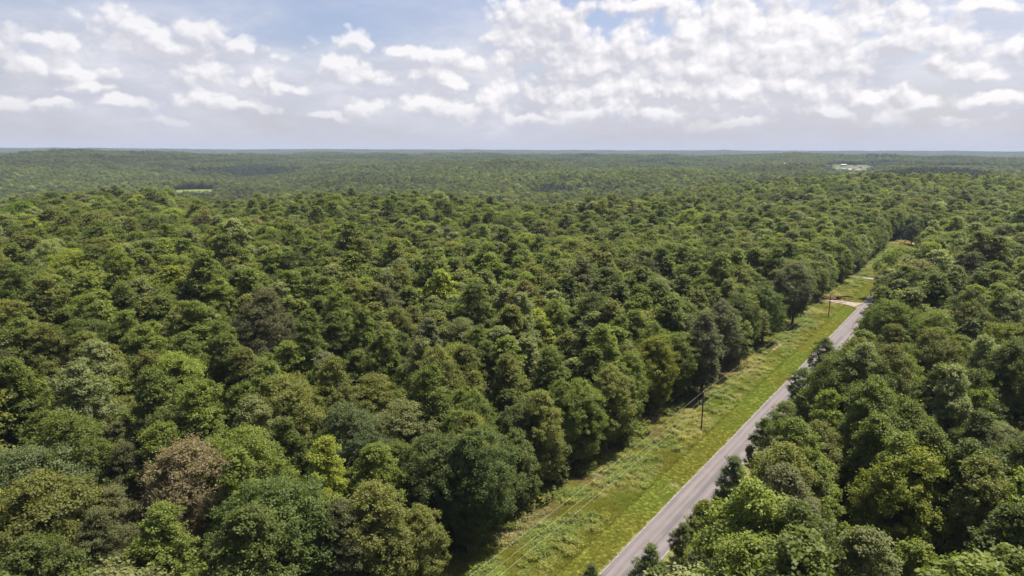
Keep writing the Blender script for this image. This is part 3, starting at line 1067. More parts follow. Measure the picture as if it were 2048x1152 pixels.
# a jittered second look: forest only
ok = forest_mask(nx, ny)
nx, ny = nx[ok], ny[ok]
# right edge of the road is densely set with lower trees; keep big trees a little back
spec_w = np.array([.14, .12, .12, .12, .11, .10, .10, .09, .03, .02, .05, .0])
n = len(nx)
nspec = rngN.choice(12, n, p=spec_w / spec_w.sum())
_D = np.hypot(nx, ny)
_u, _v = road_uv(nx, ny)
_pop = sstep(.38, .58, fbm(nx, ny, 80, 6, 2)) * sstep(420, 230, _D) * .8 + .12 + .5 * (_v > 30) * sstep(330, 220, _D) * sstep(110, 150, _D)
_r = rngN.rand(n)
nspec = np.where((nspec >= 5) & (nspec <= 7) & (_r > _pop * 1.3), rngN.choice([0, 1, 2, 4], n), nspec)
nspec = np.where((nspec <= 2) & (_r < _pop * .6), rngN.choice([3, 5, 6, 7], n), nspec)
nscale = np.clip(rngN.normal(1.0, .135, n), .68, 1.36)
nrot = rngN.rand(n) * 6.283
ntint, ntidx = tint_for(nx, ny, rngN)
u_, v_ = road_uv(nx, ny)
rs = (v_ < 0) & (v_ > -22)
nscale = np.where(rs, nscale * np.interp(-v_ - np.interp(u_, [0, 150, 240], [0, 0, -5]), [9, 13, 18, 24], [.36, .48, .75, 1.0]) ** np.interp(u_, [190, 235], [1, 0.0]) * np.interp(u_, [262, 290, 350, 380], [1, .8, .8, 1.05]), nscale)
pine = (nspec >= 8) & (nspec <= 9)
ntint[pine] = np.array(PINE_T) * rngN.uniform(.8, 1.4, (pine.sum(), 1))
# a close row along the verge side of the left woods, branches low
eu = np.arange(-30, 506, 6.2)
eu = eu + rngN.uniform(-2, 2, len(eu))
ev = np.interp(eu, FE_U, FE_V) + rngN.uniform(.3, 3.2, len(eu))
ex, ey = road_xy(eu, ev)
okE = (np.abs(eu - U1 - 5) > 5) & (np.abs(eu - U2) > 5)
ex, ey = ex[okE], ey[okE]
kk = np.array([np.min(np.hypot(ex - a, ey - b)) > 4.6 for a, b in zip(nx, ny)])
nx, ny, nspec, nscale, nrot, ntint, ntidx = [a[kk] for a in (nx, ny, nspec, nscale, nrot, ntint, ntidx)]
et, eidx = tint_for(ex, ey, rngN)
ne = len(ex)
nx, ny = np.concatenate([nx, ex]), np.concatenate([ny, ey])
nspec = np.concatenate([nspec, rngN.choice([2, 3, 4, 0, 10, 6], ne, p=[.22, .22, .2, .14, .12, .1])])
nscale = np.concatenate([nscale, rngN.uniform(.72, 1.08, ne)])
nrot = np.concatenate([nrot, rngN.rand(ne) * 6.28])
ntint, ntidx = np.concatenate([ntint, et]), np.concatenate([ntidx, eidx])
n = len(nx)
# remove trees too close to the special ones
sp_xy = [(spot(s[0], s[1], s[2] * s[5]), s) for s in SPECIAL]
rd_xy = [(rxy(r[0], r[1]), r) for r in ROADSIDE]
keep = np.ones(n, bool)
for (p, s) in sp_xy:
    keep &= np.hypot(nx - p[0], ny - p[1]) > (8.2 if 'tan brown' in s[6] else 6.3) * s[5]
for (p, r) in rd_xy:
    keep &= np.hypot(nx - p[0], ny - p[1]) > 4.0
for (p, s_) in sp_xy:                         # nothing tall directly in front of the trees that stand out
    q = np.array(p) * (1 - 7.5 / np.hypot(*p))
    if 'tan brown' in s_[6] or 'yellow-green' in s_[6] or 'brownish-green pine' in s_[6]:
        keep &= np.hypot(nx - q[0], ny - q[1]) > 6.0
for (px, py, zt) in ((452, 535, 20), (470, 548, 18), (905, 550, 19)):
    p = np.array(at(px, py, zt))
    q = p * (1 - 6.0 / np.hypot(*p))
    keep &= (np.hypot(nx - q[0], ny - q[1]) > 8.5)
keep &= np.hypot(nx - LONE[0] * .965, ny - LONE[1] * .965) > 13
for p in [LONE]:
    keep &= np.hypot(nx - p[0], ny - p[1]) > 9
nx, ny, nspec, nscale, nrot, ntint, ntidx = [a[keep] for a in (nx, ny, nspec, nscale, nrot, ntint, ntidx)]
nz = ground(nx, ny) - .15


def project(x, y, z):
    dz = z - H
    fw = y * math.cos(PITCH) - dz * math.sin(PITCH)
    up = y * math.sin(PITCH) + dz * math.cos(PITCH)
    return 1024 + FPX * x / fw, 576 - FPX * up / fw, fw


Rs = np.array([s[1] for s in SPECS])
Zt = np.array([s[3] for s in SPECS])
cx, cyy, fw = project(nx, ny, nz + Zt[nspec] * nscale * .7)
size = Rs[nspec] * nscale / fw * FPX
inside = (cx > -size) & (cx < 2048 + size) & (cyy > 0) & (cyy < 1152 + size * .7) & (fw > 5)
score = np.where(inside, size, -1)
NIND = 262
order = np.argsort(-score)[:NIND]
is_ind = np.zeros(len(nx), bool)
is_ind[order] = True

GROUP_L = 'trees of the woods left of the road'
GROUP_R = 'trees of the woods right of the road'
_lab_used = {}


def place_tree(x, y, z, spec, scale, rot, tint, label, group, zs=1.0):
    e = bpy.data.objects.new('pine_tree' if spec in (8, 9, 11) else 'broadleaf_tree', None)
    COL.objects.link(e)
    e.location = (x, y, z)
    e.rotation_euler = (0, 0, rot)
    e.scale = (scale, scale, scale * zs)
    tag(e, label, 'tree', group)
    for nm, me in (('crown', NEAR[spec][0]), ('trunk', NEAR[spec][1])):
        o = bpy.data.objects.new(nm, me)
        COL.objects.link(o)
        o.parent = e
        o['tint'] = [float(c) for c in tint]
    return e


def region(px, py, side):
    if side == 'R':
        if py > 1000:
            return 'at the bottom of the right woods'
        if py > 850:
            return 'low in the right woods'
        return 'in the middle of the right woods' if py > 700 else 'high in the right woods'
    col = 'far left' if px < 260 else 'left' if px < 560 else 'middle' if px < 860 else 'verge side'
    row = 'bottom' if py > 1010 else 'lower' if py > 880 else 'central' if py > 760 else 'upper'
    return 'in the left woods, %s %s' % (row, col)


ORD = ['', 'second', 'third', 'fourth', 'fifth', 'sixth', 'seventh', 'eighth', 'ninth', 'tenth', 'eleventh', 'twelfth']
cand = []
for i in order:
    if score[i] < 0:
        continue
    _, v = road_uv(nx[i], ny[i])
    side = 'L' if v > 0 else 'R'
    s = nspec[i]
    tw = 'dark green' if s in (8, 9) else TINTS[ntidx[i]][0]
    base = '%s %s %s %s' % (SHAPE_WORD[s], tw, SPECIES_WORD[s], region(cx[i], cyy[i], side))
    cand.append((base, cx[i], i, side))
from collections import defaultdict
byl = defaultdict(list)
for c in cand:
    byl[c[0]].append(c)
for base, lst in byl.items():
    lst.sort(key=lambda c: c[1])
    for k, c in enumerate(lst):
        if len(lst) == 1:
            lab = base
        elif k == 0:
            lab = 'leftmost ' + base
        elif k == len(lst) - 1:
            lab = 'rightmost ' + base
        else:
            lab = ORD[k] + ' from left, ' + base
        i = c[2]
        place_tree(nx[i], ny[i], nz[i], nspec[i], nscale[i], nrot[i], ntint[i], lab, GROUP_L if c[3] == 'L' else GROUP_R, zs=random.uniform(.9, 1.12))
for (p, s) in sp_xy:
    _, v = road_uv(*p)
    place_tree(p[0], p[1], float(ground(*p)) - .1, s[3], s[5], random.random() * 6, s[4], s[6], GROUP_L if v > 0 else GROUP_R)
for (p, r) in rd_xy:
    place_tree(p[0], p[1], 0, r[2], r[4], random.random() * 6, r[3], r[5], 'trees along the right road shoulder' if r[1] < 0 else GROUP_L)
place_tree(LONE[0], LONE[1], 0, 2, .84, 1.0, (.085, .105, .024), 'lone round tree on the grass beside the farthest utility pole', GROUP_L)

# ---- everything else of the woods: one object of points that carries repeated crowns
PX, PY, PZ, PI_, PR_, PS, PT = [], [], [], [], [], [], []


def addp(x, y, z, idx, rot, sc, t):
    PX.append(x), PY.append(y), PZ.append(z), PI_.append(idx), PR_.append(rot), PS.append(sc), PT.append(t)


r_ = ~is_ind
addp(nx[r_], ny[r_], nz[r_], nspec[r_], nrot[r_], nscale[r_], ntint[r_])


def pine_and_shadow_zones(X, Y):
    """dark conifer stands in the distance, and a cloud shadow put into crown tint"""
    z = np.zeros(len(X), bool)
    for (px, py, zc, rs, rc) in ((790, 385, -25, 170, 60), (515, 326, 0, 230, 130), (1870, 347, -2, 330, 190), (1760, 398, 8, 60, 28),  # one far left ellipse is a cloud shadow painted as dark crowns
                                 (480, 368, -20, 130, 26), (405, 372, -24, 90, 60), (1105, 356, -10, 120, 45), (1640, 347, -4, 60, 50), (1520, 372, 0, 50, 40)):
        p = np.array(at(px, py, zc + 18))
        L = np.hypot(*p)
        s = (X * p[0] + Y * p[1]) / L - L
        c = (X * p[1] - Y * p[0]) / L
        z |= ((s / rs) ** 2 + (c / rc) ** 2 + (fbm(X, Y, 60, 2, 2) - .5) * 1.4) < 1
    return z


fx, fy, rngF = scatter(760, 2700, 9.6, 21)
ok = forest_mask(fx, fy)
fx, fy = fx[ok], fy[ok]
n = len(fx)
ft, _ = tint_for(fx, fy, rngF)
fi = NMID + rngF.randint(0, 7, n)
fs = rngF.uniform(.78, 1.2, n)
ft = ft * rngF.uniform(.62, 1.05, (n, 1))
pz = pine_and_shadow_zones(fx, fy)
fi[pz] = NMID + 7
ft[pz] = np.array((.040, .052, .024)) * rngF.uniform(.8, 1.3, (pz.sum(), 1))
addp(fx, fy, ground(fx, fy) - 1.0, fi, rngF.rand(n) * 6.28, fs, ft)
tx, ty, rngT = scatter(2700, 13500, TILE * .92, 31)
# skip tiles that would cover the farm
s, c = house_sc(tx, ty)
ok = ~((np.abs(c) < 62 + 65) & (s > -75 - 75) & (s < 120 + 60))
tx, ty = tx[ok], ty[ok]
n = len(tx)
tt, _ = tint_for(tx, ty, rngT)
tt = (tt * .45 + np.array([.100, .122, .026]) * .55) * .82
pz = pine_and_shadow_zones(tx, ty)
tt[pz] = np.array((.045, .058, .027))
addp(tx, ty, ground(tx, ty) - 2.0, NMID + NLOD + rngT.randint(0, NTILE, n), rngT.rand(n) * 6.28, np.ones(n), tt)
# single trees around the farm
hx, hy, rngH = scatter(2850, 3350, 9.0, 41)
s, c = house_sc(hx, hy)
ok = forest_mask(hx, hy) & (np.abs(c) < 175) & (s > -200) & (s < 230)
hx, hy = hx[ok], hy[ok]
n = len(hx)
ht, _ = tint_for(hx, hy, rngH)
addp(hx, hy, ground(hx, hy) - 1.0, NMID + rngH.randint(0, 8, n), rngH.rand(n) * 6.28, rngH.uniform(.7, 1.05, n), ht)


def instancer(name, X, Y, Z, idx, rot, sc, tint, coll, kind='stuff', tilt=None, wide=1.0):
    n = len(X)
    me = bpy.data.meshes.new(name)
    me.vertices.add(n)
    me.vertices.foreach_set('co', np.stack([X, Y, Z], 1).astype(np.float32).ravel())
    me.attributes.new('idx', 'INT', 'POINT').data.foreach_set('value', np.asarray(idx, np.int32))
    r = np.zeros((n, 3), np.float32)
    r[:, 2] = rot
    if tilt is not None:
        r[:, :2] = tilt
    me.attributes.new('rot', 'FLOAT_VECTOR', 'POINT').data.foreach_set('vector', r.ravel())
    s3 = np.repeat(np.asarray(sc, np.float32)[:, None], 3, 1)
    s3[:, :2] *= wide
    s3[:, 2] *= np.random.RandomState(5).uniform(.88, 1.12, n) if wide > 1 else 1.0
    me.attributes.new('siz', 'FLOAT_VECTOR', 'POINT').data.foreach_set('vector', s3.ravel())
    me.attributes.new('tint', 'FLOAT_VECTOR', 'POINT').data.foreach_set('vector', np.asarray(tint, np.float32).ravel())
    o = bpy.data.objects.new(name, me)
    COL.objects.link(o)
    ng = bpy.data.node_groups.new(name + '_nodes', 'GeometryNodeTree')
    ng.interface.new_socket('Geometry', in_out='INPUT', socket_type='NodeSocketGeometry')
    ng.interface.new_socket('Geometry', in_out='OUTPUT', socket_type='NodeSocketGeometry')
    N, L = ng.nodes, ng.links
    gi, go = N.new('NodeGroupInput'), N.new('NodeGroupOutput')
    ci = N.new('GeometryNodeCollectionInfo')
    ci.inputs['Collection'].default_value = coll
    ci.inputs['Separate Children'].default_value = True
    ci.inputs['Reset Children'].default_value = True
    ip = N.new('GeometryNodeInstanceOnPoints')
    ip.inputs['Pick Instance'].default_value = True

    def attr(nm, dt):
        a = N.new('GeometryNodeInputNamedAttribute')
        a.data_type = dt
        a.inputs['Name'].default_value = nm
        return a.outputs['Attribute']
    L.new(gi.outputs[0], ip.inputs['Points'])
    L.new(ci.outputs[0], ip.inputs['Instance'])
    L.new(attr('idx', 'INT'), ip.inputs['Instance Index'])
    er = N.new('FunctionNodeEulerToRotation')
    L.new(attr('rot', 'FLOAT_VECTOR'), er.inputs[0])
    L.new(er.outputs[0], ip.inputs['Rotation'])
    L.new(attr('siz', 'FLOAT_VECTOR'), ip.inputs['Scale'])
    L.new(ip.outputs[0], go.inputs[0])
    md = o.modifiers.new('instances', 'NODES')
    md.node_group = ng
    tag(o, kind=kind)
    return o


forest = instancer('forest', np.concatenate(PX), np.concatenate(PY), np.concatenate(PZ), np.concatenate(PI_), np.concatenate(PR_),
                   np.concatenate(PS), np.concatenate(PT), SRC, wide=1.24)
tag(forest, 'unbroken green broadleaf woods rolling from the road to the horizon', 'forest')

# ------------------------------------------------------------------ grass, weeds, undergrowth
GS = bpy.data.collections.new('grass_sources')


def tuft(name, n, h, r, w, rng, leafy=False):
    V, F, lv = [], [], []
    for i in range(n):
        a = rng.rand() * 6.283
        q = r * math.sqrt(rng.rand())
        x, y = q * math.cos(a), q * math.sin(a)
        b = rng.rand() * 6.283
        if leafy:
            z = h * rng.rand() ** .7
            L = w * rng.uniform(.7, 1.4)
            ca, sa = math.cos(b), math.sin(b)
            t = rng.uniform(-.5, .5)
            q0 = len(V)
            V += [(x, y, z), (x + ca * L * .5 - sa * L * .35, y + sa * L * .5 + ca * L * .35, z + .1 * L), (x + ca * L, y + sa * L, z + t * L),
                  (x + ca * L * .5 + sa * L * .35, y + sa * L * .5 - ca * L * .35, z + .1 * L)]
            F.append((q0, q0 + 1, q0 + 2, q0 + 3))
        else:
            hh = h * rng.uniform(.45, 1.1)
            ln = rng.uniform(.5, 1.3) * hh
            ca, sa = math.cos(b), math.sin(b)
            q0 = len(V)
            V += [(x - sa * w, y + ca * w, -.03), (x + sa * w, y - ca * w, -.03), (x + ca * ln + sa * w * .4, y + sa * ln - ca * w * .4, hh),
                  (x + ca * ln - sa * w * .4, y + sa * ln + ca * w * .4, hh)]
            F.append((q0, q0 + 1, q0 + 2, q0 + 3))
        lv.append(rng.rand())
    me = np_mesh(name, np.array(V), np.array(F), NEEDLE if not leafy else LEAF, {'leafv': ('FACE', 'FLOAT', np.array(lv))})
    GS.objects.link(bpy.data.objects.new(name, me))


rg = np.random.RandomState(77)
tuft('a_blades', 60, .22, .42, .012, rg)
tuft('b_blades', 90, .26, .45, .016, rg)
tuft('c_leafy', 80, .30, .55, .13, rg, True)
tuft('d_leafy', 110, .9, .75, .2, rg, True)


def grass_cover():
    rng = np.random.RandomState(9)
    n = 150000
    uu = rng.rand(n) ** 1.35 * (VU1 - VU0 - 4) + VU0 + 2
    # density falls with distance; place in v
    e = np.interp(uu, FE_U, FE_V)
    vv = .15 + rng.rand(n) * (e + 1.5)
    # nearest verge vertex gives height and colour
    du = 0.5
    nv = 72
    iu = np.clip(((uu - VU0) / du).astype(int), 0, int((VU1 - VU0) / du) - 1)
    vmax = e + 6.0
    iv = np.clip((vv / vmax * (nv - 1)).astype(int), 0, nv - 1)
    q = iu * nv + iv
    X, Y = road_xy(uu, vv)
    Z = VP[q, 2]
    C = VC[q] * rng.uniform(.85, 1.35, (n, 1))
    C = C * np.array([1.06, 1.06, 1.0])
    wd = fbm(X, Y, 5, 2, 4)
    weedy = sstep(.42, .55, wd) * sstep(5, 8, vv)
    r = rng.rand(n)
    idx = np.where(vv < 5.5, 0, np.where(r < weedy * .75, 2, 1))
    idx = np.where((idx == 2) & (rng.rand(n) < .06), 3, idx)
    # keep clear of gravel and bare soil
    bare = ((uu - U1 - 2) / 8) ** 2 + ((vv - 11) / 6) ** 2 < 1
    drv = (np.abs(uu - U1 - vv * .2) < np.interp(vv, [0, 3, 7, 12, 20], [6, 4, 3, 2, 1.6])) | (np.abs(uu - U2) < np.interp(vv, [0, 3, 14, 22], [4.5, 3, 2.4, 2]))
    litter = sstep(-3.2, 1.5, (vv - e) + (fbm(X, Y, 14, 0, 4) - .5) * 9)
    k = ~drv & ~(bare & (rng.rand(n) < .85)) & (rng.rand(n) > litter * .8)
    sc = rng.uniform(.6, 1.35, n) * np.where(vv < 5.5, .7, 1)
    return instancer('grass', X[k], Y[k], Z[k], idx[k], rng.rand(k.sum()) * 6.28, sc[k], C[k], GS)


gr = grass_cover()
tag(gr, 'rough yellow-green roadside grass and weeds on the verge', 'grass')


def undergrowth():
    """low leafy shrubs under the forest edges"""
    rng = np.random.RandomState(19)
    X, Y, C, sc = [], [], [], []
    for i in range(4200):
        u = rng.uniform(-60, 520)
        if rng.rand() < .55:
            v = np.interp(u, FE_U, FE_V) + rng.exponential(4.0) - 1.5
            if abs(u - U1) < 5 or abs(u - U2) < 4:
                continue
        else:
            v = -(ROADW + 3.2 + rng.exponential(3.0))
        if fbm(u, v, 9, 3, 2) < .44:
            continue
        x, y = road_xy(u, v)
        X.append(x), Y.append(y), sc.append(rng.uniform(.8, 2.6))
        C.append(np.array(TINTS[rng.choice([1, 2, 3, 4, 5])][1]) * rng.uniform(.8, 1.3))
    X, Y = np.array(X), np.array(Y)
    n = len(X)
    o = instancer('undergrowth', X, Y, np.zeros(n) + .15, np.full(n, 3), rng.rand(n) * 6.28, np.array(sc), np.array(C), GS)
    tag(o, 'low leafy undergrowth along the forest edges', 'undergrowth')


undergrowth()


# ------------------------------------------------------------------ power line
mpole, ntl, pl = mat('pole_wood', rough=0.9, spec=0.15)
Pl = ntl.node('ShaderNodeTexCoord').outputs['Object']
ntl.l.new(ntl.mix(ntl.noise(ntl.vmath('MULTIPLY', Pl, (9, 9, .6)), 2.0, 5, .6), (0.05, 0.032, 0.02, 1), (0.14, 0.09, 0.055, 1)), pl.inputs['Base Color'])
mwire, _, _ = mat('wire_metal', (0.42, 0.41, 0.38), rough=0.45, spec=0.5)
mgal, _, _ = mat('galvanised_steel', (0.35, 0.35, 0.35), rough=0.5, metal=0.6)
mporc, _, _ = mat('porcelain', (0.75, 0.75, 0.72), rough=0.3, spec=0.5)
mtag, _, _ = mat('pole_band', (0.05, 0.05, 0.05), rough=0.6)
PH = 10.1
POLE_LABELS = ['utility pole below the bottom of the picture', 'nearest utility pole, with a small white fitting near its top',
               'second utility pole, on the verge beside the near gravel drive', 'third utility pole, alone on grass past the second gravel drive',
               'farthest utility pole, close to the lone round tree']


def lathe(V, F, prof, c, sides=10):
    b = len(V)
    for (r, z) in prof:
        for i in range(sides):
            a = 2 * math.pi * i / sides
            V.append((c[0] + r * math.cos(a), c[1] + r * math.sin(a), c[2] + z))
    for k in range(len(prof) - 1):
        for i in range(sides):
            j = (i + 1) % sides
            F.append((b + k * sides + i, b + k * sides + j, b + (k + 1) * sides + j, b + (k + 1) * sides + i))
    F.append(tuple(b + (len(prof) - 1) * sides + i for i in range(sides)))


HGT = {'primary': PH + .28, 'neutral': PH - 1.75, 'cable': PH - 3.35}


def pole(x, y, lab, k):
    e = bpy.data.objects.new('utility_pole', None)
    COL.objects.link(e)
    e.location = (x, y, 0.1)
    e.rotation_euler = (0, 0, math.atan2(RD[1], RD[0]))
    tag(e, lab, 'utility pole', 'utility poles along the verge')
    V, F = [], []
    lathe(V, F, [(.18, -.6), (.175, 0), (.165, 2), (.15, 5), (.135, 8), (.12, PH - .02), (.07, PH + .03)], (0, 0, 0), 12)
    mesh_obj('post', V, F, mpole, e, smooth=True)
    V, F = [], []
    lathe(V, F, [(.02, -.15), (.03, 0), (.07, .03), (.045, .08), (.07, .12), (.045, .17), (.055, .2), (.02, .26)], (0, 0, PH), 10)
    mesh_obj('insulator', V, F, mporc, e, smooth=True)
    V, F = [], []
    tube(V, F, (0, .14, HGT['neutral']), (0, .26, HGT['neutral']), .035, .03, 8)
    tube(V, F, (0, .12, HGT['cable']), (0, .22, HGT['cable']), .04, .04, 8)
    mesh_obj('bracket', V, F, mgal, e)
    V, F = [], []
    lathe(V, F, [(.18, 0), (.19, .02), (.19, .3), (.178, .32)], (0, 0, 2.2 if k != 1 else 4.6), 12)
    mesh_obj('collar', V, F, mtag, e)
    if k == 1:
        V, F = [], []
        lathe(V, F, [(.03, -.32), (.1, -.3), (.12, -.15), (.1, 0), (.12, .12), (.1, .28), (.03, .32)], (0, .5, PH - 2.6), 10)
        mesh_obj('arrester', V, F, mporc, e, smooth=True)
        V, F = [], []
        tube(V, F, (0, .1, PH - 2.3), (0, .5, PH - 2.28), .025, .025, 6)
        mesh_obj('arm', V, F, mgal, e)
    return e


for k, (x, y) in enumerate(POLES):
    if k == 0:
        continue
    pole(x, y, POLE_LABELS[k], k)
# the line goes on behind the camera to a pole whose place is outside the picture
ext = POLES[0]
pole(ext[0], ext[1], POLE_LABELS[0], 0)
END = rxy(620, 12)
for nm, off, lab in (('primary', 0.0, 'topmost pale power line wire along the pole tops above the verge'),
                     ('neutral', .2, 'middle overhead wire, just under the pole tops above the verge'),
                     ('cable', .2, 'lowest and thickest overhead cable strung along the utility poles')):
    z = HGT[nm] + .1
    pts = []
    P_ = [(x + RN[0] * off, y + RN[1] * off) for x, y in POLES] + [END]
    for a, b in zip(P_[:-1], P_[1:]):
        L = math.hypot(b[0] - a[0], b[1] - a[1])
        sag = (.9 if nm == 'primary' else 1.1 if nm == 'neutral' else 1.2) * (L / 145.0) ** 2
        for i in range(20):
            t = i / 20
            pts.append((a[0] + (b[0] - a[0]) * t, a[1] + (b[1] - a[1]) * t, z - 4 * sag * t * (1 - t)))
    pts.append((P_[-1][0], P_[-1][1], z))
    V, F = [], []
    r = {'primary': .013, 'neutral': .012, 'cable': .016}[nm]
    S_ = 5
    for i, p in enumerate(pts):
        for q in range(S_):
            a = 2 * math.pi * q / S_
            V.append((p[0] + RN[0] * r * math.cos(a), p[1] + RN[1] * r * math.cos(a), p[2] + r * math.sin(a)))
    for i in range(len(pts) - 1):
        for q in range(S_):
            w = (q + 1) % S_
            F.append((i * S_ + q, i * S_ + w, (i + 1) * S_ + w, (i + 1) * S_ + q))
    o = mesh_obj('overhead_wire', V, F, mwire, smooth=True)
    tag(o, lab, 'wire', 'overhead wires strung along the poles')

# ------------------------------------------------------------------ cleared logs beside the near drive
mlog, ntq, pq = mat('charred_bark', rough=0.95, spec=0.1)
Pq = ntq.node('ShaderNodeTexCoord').outputs['Object']
ntq.l.new(ntq.mix(ntq.noise(Pq, 3.0, 5, .7), (0.012, 0.010, 0.010, 1), (0.05, 0.04, 0.04, 1)), pq.inputs['Base Color'])
mcut, _, _ = mat('cut_wood', (0.30, 0.2, 0.12), rough=0.8)


def log(name, u, v, z, ang, length, r0, r1, lab, cat, mt, group=None, bend=.15, stubs=3, seed=0):
    rng = np.random.RandomState(seed)
    e = bpy.data.objects.new(name, None)
    COL.objects.link(e)
    x, y = rxy(u, v)
    e.location = (x, y, z)
    e.rotation_euler = (0, 0, ang)
    tag(e, lab, cat, group)
    V, F = [], []
    n = 10
    sides = 10
    cs = []
    for i in range(n + 1):
        t = i / n
        c = Vector(((t - .5) * length, bend * math.sin(t * 3.1) + rng.uniform(-.03, .03), r0 + bend * .8 * math.sin(t * 3.1)))
        cs.append(c)
        r = r0 + (r1 - r0) * t
        for q in range(sides):
            a = 2 * math.pi * q / sides
            rr = r * rng.uniform(.88, 1.12)
            V.append((c.x, c.y + rr * math.cos(a), c.z + rr * math.sin(a)))
    for i in range(n):
        for q in range(sides):
            w = (q + 1) % sides
            F.append((i * sides + q, (i + 1) * sides + q, (i + 1) * sides + w, i * sides + w))
    for k in range(stubs):
        i = rng.randint(2, n - 1)
        a = rng.uniform(.2, 2.9)
        c = cs[i]
        tube(V, F, c, c + Vector((rng.uniform(-.3, .5), math.cos(a) * .9, math.sin(a) * .8)), r1 * .4, r1 * .15, 6)
    mesh_obj('trunk', V, F, mt, e, smooth=True)
    for i, rr in ((0, r0), (n, r1)):
        s = -1 if i == 0 else 1
        V = [(cs[i].x + s * .012, cs[i].y, cs[i].z)]
        for q in range(sides):
            a = 2 * math.pi * q / sides
            V.append((cs[i].x + s * .01, cs[i].y + rr * .86 * math.cos(a), cs[i].z + rr * .86 * math.sin(a)))
        F = [(0, 1 + q, 1 + (q + 1) % sides) for q in range(sides)]
        mesh_obj('cut_end', V, F, mcut, e)
    return e


gx = math.atan2(-.25, 1)
log('charred_log', U1 + 4, 13.2, .12, gx, 7.0, .42, .30, 'long black charred log lying left of the stump by the near drive', 'log', mlog, 'charred logs beside the near drive', seed=1)
log('charred_log', U1 + 9.5, 7.2, .9, gx + .05, 5.6, .34, .2, 'thin black log leaning out to the right of the stump', 'log', mlog, 'charred logs beside the near drive', bend=.5, seed=2)
log('fallen_branch', U1 + .5, 6.8, .12, gx + .1, 3.0, .16, .08, 'small dark fallen branch lying on the edge of the near gravel drive', 'branch', mlog, bend=.1, seed=3)


def stump():
    rng = np.random.RandomState(4)
    e = bpy.data.objects.new('upturned_stump', None)
    COL.objects.link(e)
    x, y = rxy(U1 + 7.0, 10.2)
    e.location = (x, y, .1)
    tag(e, 'upturned black root stump between the two charred logs by the drive', 'stump')
    V, F = [], []
    lathe(V, F, [(.9, 0), (1.05, .4), (.95, 1.0), (.6, 1.5), (.25, 1.7)], (0, 0, 0), 12)
    V = [(a * rng.uniform(.8, 1.2), b * rng.uniform(.8, 1.2), c * rng.uniform(.9, 1.1)) for a, b, c in V]
    mesh_obj('root_ball', V, F, mlog, e)
    for k in range(8):
        V, F = [], []
        a = k * .785 + rng.rand() * .5
        p = Vector((.7 * math.cos(a), .7 * math.sin(a), rng.uniform(.4, 1.3)))
        q = p + Vector((math.cos(a), math.sin(a), rng.uniform(-.2, .8))) * rng.uniform(.6, 1.2)
        tube(V, F, p, q, .16, .08, 7)
        tube(V, F, q, q + Vector((rng.uniform(-.4, .4), rng.uniform(-.4, .4), rng.uniform(-.3, .3))), .08, .02, 6)
        mesh_obj('root', V, F, mlog, e)


stump()


# dead trees
def dead_tree(x, y, z, hgt, lean, seed, lab):
    rng = np.random.RandomState(seed)
    e = bpy.data.objects.new('dead_tree', None)
    COL.objects.link(e)
    e.location = (x, y, z)
    tag(e, lab, 'tree', 'dead trees standing in the left woods')
    V, F = [], []
    p = Vector((0, 0, -.5))
    r = .26
    for i in range(7):
        q = p + Vector((lean + rng.uniform(-.25, .25), rng.uniform(-.25, .25), hgt / 7))
        tube(V, F, p, q, r, r * .84, 8)
        p, r = q, r * .84
    mesh_obj('trunk', V, F, DEADWOOD, e, smooth=True)
    V, F = [], []
    for k in range(16):
        t = rng.uniform(.4, 1.0)
        c = Vector((lean * 7 * t, 0, hgt * t))
        a = rng.rand() * 6.28
        L = rng.uniform(1.5, 4.5) * (1.2 - t * .6)
        m1 = c + Vector((math.cos(a) * L * .5, math.sin(a) * L * .5, L * .55))
        m2 = m1 + Vector((math.cos(a + .4) * L * .4, math.sin(a + .4) * L * .4, L * .6))
        tube(V, F, c, m1, .1, .06, 5)
        tube(V, F, m1, m2, .06, .02, 5)
        m3 = m1 + Vector((math.cos(a - .8) * L * .4, math.sin(a - .8) * L * .4, L * .35))
        tube(V, F, m1, m3, .045, .015, 4)
    mesh_obj('branches', V, F, DEADWOOD, e)


for (px, py, zt, hg, ln, sd_, lab) in ((452, 535, 20, 24.5, .25, 1, 'bare pale dead tree, left one of the pair in the upper left woods'),
                                       (470, 548, 18, 23, -.2, 2, 'bare pale dead tree, right one of the pair in the upper left woods'),
                                       (905, 550, 19, 22.5, .5, 3, 'leaning bare dead tree in the centre of the upper woods')):
    x, y = at(px, py, zt)
    dead_tree(x, y, float(ground(x, y)), hg, ln, sd_, lab)


# ------------------------------------------------------------------ the hillside farm
mwall, _, _ = mat('white_siding', (0.74, 0.73, 0.70), rough=0.6)
mgrey, _, _ = mat('grey_siding', (0.36, 0.35, 0.35), rough=0.7)
mroofw, _, _ = mat('pale_metal_roof', (0.30, 0.30, 0.31), rough=0.4, spec=0.5)
mroofd, _, _ = mat('dark_shingles', (0.11, 0.10, 0.10), rough=0.85)
mglass, _, _ = mat('window_glass', (0.04, 0.05, 0.06), rough=0.1, spec=0.6)
mdoor, _, _ = mat('door_paint', (0.12, 0.08, 0.06), rough=0.6)


def boxm(V, F, x0, x1, y0, y1, z0, z1):
    b = len(V)
    V += [(x0, y0, z0), (x1, y0, z0), (x1, y1, z0), (x0, y1, z0), (x0, y0, z1), (x1, y0, z1), (x1, y1, z1), (x0, y1, z1)]
    F += [(b, b + 3, b + 2, b + 1), (b + 4, b + 5, b + 6, b + 7), (b, b + 1, b + 5, b + 4), (b + 1, b + 2, b + 6, b + 5), (b + 2, b + 3, b + 7, b + 6), (b + 3, b, b + 4, b + 7)]


